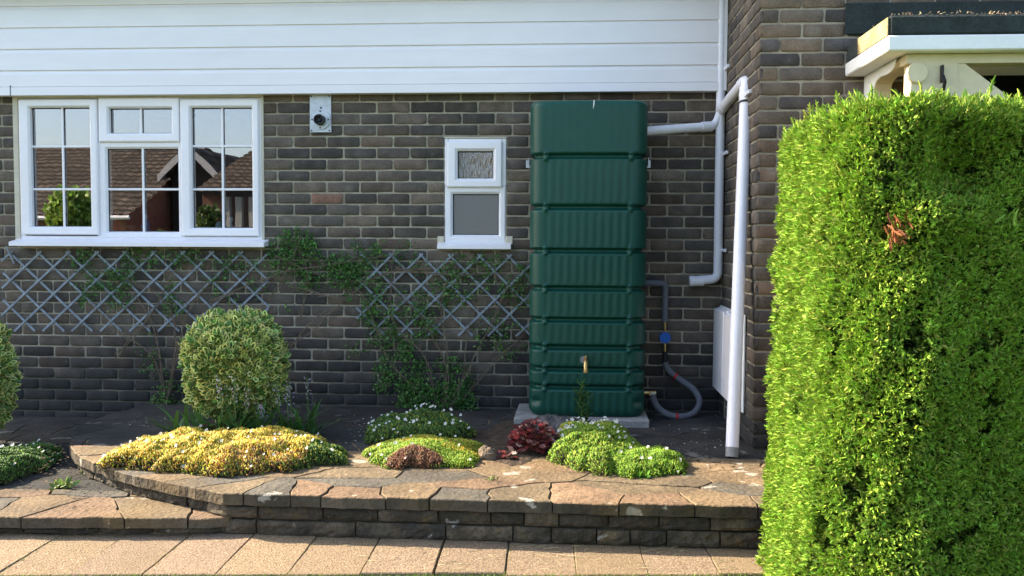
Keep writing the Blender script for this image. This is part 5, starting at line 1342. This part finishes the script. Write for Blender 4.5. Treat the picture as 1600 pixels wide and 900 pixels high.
def gable_house(name, x0_, x1_, y0_, y1_, ze, zr_, label, ridge='x', wallc=(.30, .14, .09), gm=None):
    o = empty(name, ((x0_ + x1_) / 2, (y0_ + y1_) / 2, 0), label, 'house'); mb = MB(); mb.box(x0_, x1_, y0_, y1_, 0, ze)
    ym = (y0_ + y1_) / 2; xm_ = (x0_ + x1_) / 2
    if ridge == 'y': mb.prism([(x0_, ze), (x1_, ze), (xm_, zr_ - .1)], 'y', y0_ + .01, y1_ - .01)
    else: mb.prism([(y0_, ze), (y1_, ze), (ym, zr_ - .1)], 'x', x0_ + .01, x1_ - .01)
    mb.build('wall', mat('brickwork_%.3f' % wallc[0], wallc, rough=.9, var=.3, vscale=8), o)
    k = .25
    if ridge == 'x':
        tiled_roof('roof', (x0_ - k, y1_ + k, ze - .1), (x1_ + k, y1_ + k, ze - .1), (x1_ + k, ym, zr_), (x0_ - k, ym, zr_), o); tiled_roof('roof', (x1_ + k, y0_ - k, ze - .1), (x0_ - k, y0_ - k, ze - .1), (x0_ - k, ym, zr_), (x1_ + k, ym, zr_), o)
        mb = MB(); mb.tube([(x0_ - k, y1_ + k + .05, ze - .12), (x1_ + k, y1_ + k + .05, ze - .12)], .05, 8); mb.build('gutter', M_white, o)
    else:
        tiled_roof('roof', (x1_ + k, y0_ - k, ze - .1), (x1_ + k, y1_ + k, ze - .1), (xm_, y1_ + k, zr_), (xm_, y0_ - k, zr_), o); tiled_roof('roof', (x0_ - k, y1_ + k, ze - .1), (x0_ - k, y0_ - k, ze - .1), (xm_, y0_ - k, zr_), (xm_, y1_ + k, zr_), o)
        mb = MB()
        for s in (x0_ - k, x1_ + k): a_, b_ = Vector((s, y1_ + k + .02, ze - .15)), Vector((xm_, y1_ + k + .02, zr_ - .02)); mb.add([a_, a_ + Vector((0, 0, .2)), b_ + Vector((0, 0, .06)), b_ - Vector((0, 0, .14)), a_ + Vector((0, .03, 0)), a_ + Vector((0, .03, .2)), b_ + Vector((0, .03, .06)), b_ + Vector((0, .03, -.14))], [(0, 1, 2, 3), (4, 7, 6, 5), (0, 3, 7, 4), (1, 5, 6, 2)])
        mb.build('bargeboard', mat('grey_board', (.36, .36, .36), rough=.7), o)
    return o
q0 = MP(20, 232, 17); q1 = MP(300, 232, 17); zr_ = q0.z; qe = MP(150, 335, 14)
gable_house('neighbour_house', q0.x - 6, q1.x + .2, q0.y - 4, q0.y + 4, qe.z, zr_, 'long tiled roof bungalow across the garden, seen as a reflection in the kitchen window')
ap = MP(300, 229, 15); eL = MP(268, 284, 15); hw = ap.x - eL.x; ze_ = MP(300, 284, 15).z
gh = gable_house('neighbour_house', ap.x - hw, ap.x + hw, ap.y - 6, ap.y, ze_ + .1, ap.z, 'dark gabled tiled house with pale bargeboards, seen as a reflection', 'y', wallc=(.035, .026, .022))
go_ = empty('neighbour_garage', MP(400, 350, 12), 'low brick garage with a hipped tiled roof, seen as a reflection in the kitchen window', 'garage')
A_, B_, C_2, D_2 = MP(298, 302, 12), MP(470, 302, 12), MP(455, 236, 15), MP(394, 236, 15)
tiled_roof('roof', A_, B_, C_2, D_2, go_); mb = MB(); mb.box(A_.x + .15, MP(347, 330, 12).x, A_.y - 4, A_.y - .15, 0, A_.z); mb.build('wall', mat('red_brickwork2', (.11, .05, .035), rough=.9, var=.3, vscale=8), go_)
mb = MB()
for xx_ in (355, 372, 392): q_ = MP(xx_, 330, 12.2); mb.box(q_.x - .06, q_.x + .06, q_.y - .06, q_.y + .06, 0, A_.z - .05)
mb.build_each('post', mat('grey_post', (.28, .27, .25), rough=.9), go_)
a_ = MP(700, 330, 15); b_ = MP(790, 330, 15)
gable_house('neighbour_house', a_.x - 1.5, b_.x + 3, a_.y - 5, a_.y, MP(740, 318, 15).z, MP(740, 290, 17).z, 'low tiled outbuilding reflected in the narrow obscured window')
def round_tree(name, c, r, h, n, col, label):
    o = empty(name, (c[0], c[1], 0), label, 'tree'); mb = MB(); mb.tube(spline([(c[0], c[1], 0), (c[0] + .05, c[1], h * .5), (c[0], c[1], h)], 4), [.12, .11, .1, .09, .08, .07, .06, .04, .02], 8); mb.build('trunk', M_bark, o)
    d = rdir(n); p = d * (r * (.75 + .25 * rng.random((n, 1))) * (1 + .25 * snoise(d * 4, 1, 4))[:, None]) + np.array([c[0], c[1], h]); scatter('crown', LEAF, p, rdir(n), rdir(n), rng.uniform(.06, .13, n), vary(col, n), M_leaf, o, wid=1.6)
c = MP(112, 332, 9.5); round_tree('garden_tree', (c.x, c.y), .42, c.z, 2500, (.25, .36, .06), 'young yellow green tree reflected in the left pane')
c = MP(735, 345, 9); round_tree('garden_tree', (c.x, c.y), .6, c.z - .15, 2500, (.10, .15, .04), 'dull green bush tree reflected in the narrow window')
c = MP(325, 345, 10); round_tree('garden_tree', (c.x, c.y), .25, c.z, 900, (.08, .12, .03), 'small dark bush reflected in the right pane')
# fence across the garden
fc = empty('garden_fence', (0, -9.5, 0), 'brown board fence far across the lawn behind the viewer', 'fence'); mb = MB()
for i in range(150): mb.box(-18 + i * .16, -18 + i * .16 + .15, -9.5 + .01 * (i % 2), -9.48 + .01 * (i % 2), 0, 1.15)
mb.build('boards', mat('fence_wood', (.12, .09, .06), rough=.9, var=.3), fc); mb = MB()
for i in range(11): mb.box(-18 + i * 2.4, -17.9 + i * 2.4, -9.62, -9.52, 0, 1.3)
mb.build_each('post', M_bark, fc)
print('verts', sum(len(o.data.vertices) for o in bpy.data.objects if o.type == 'MESH'))
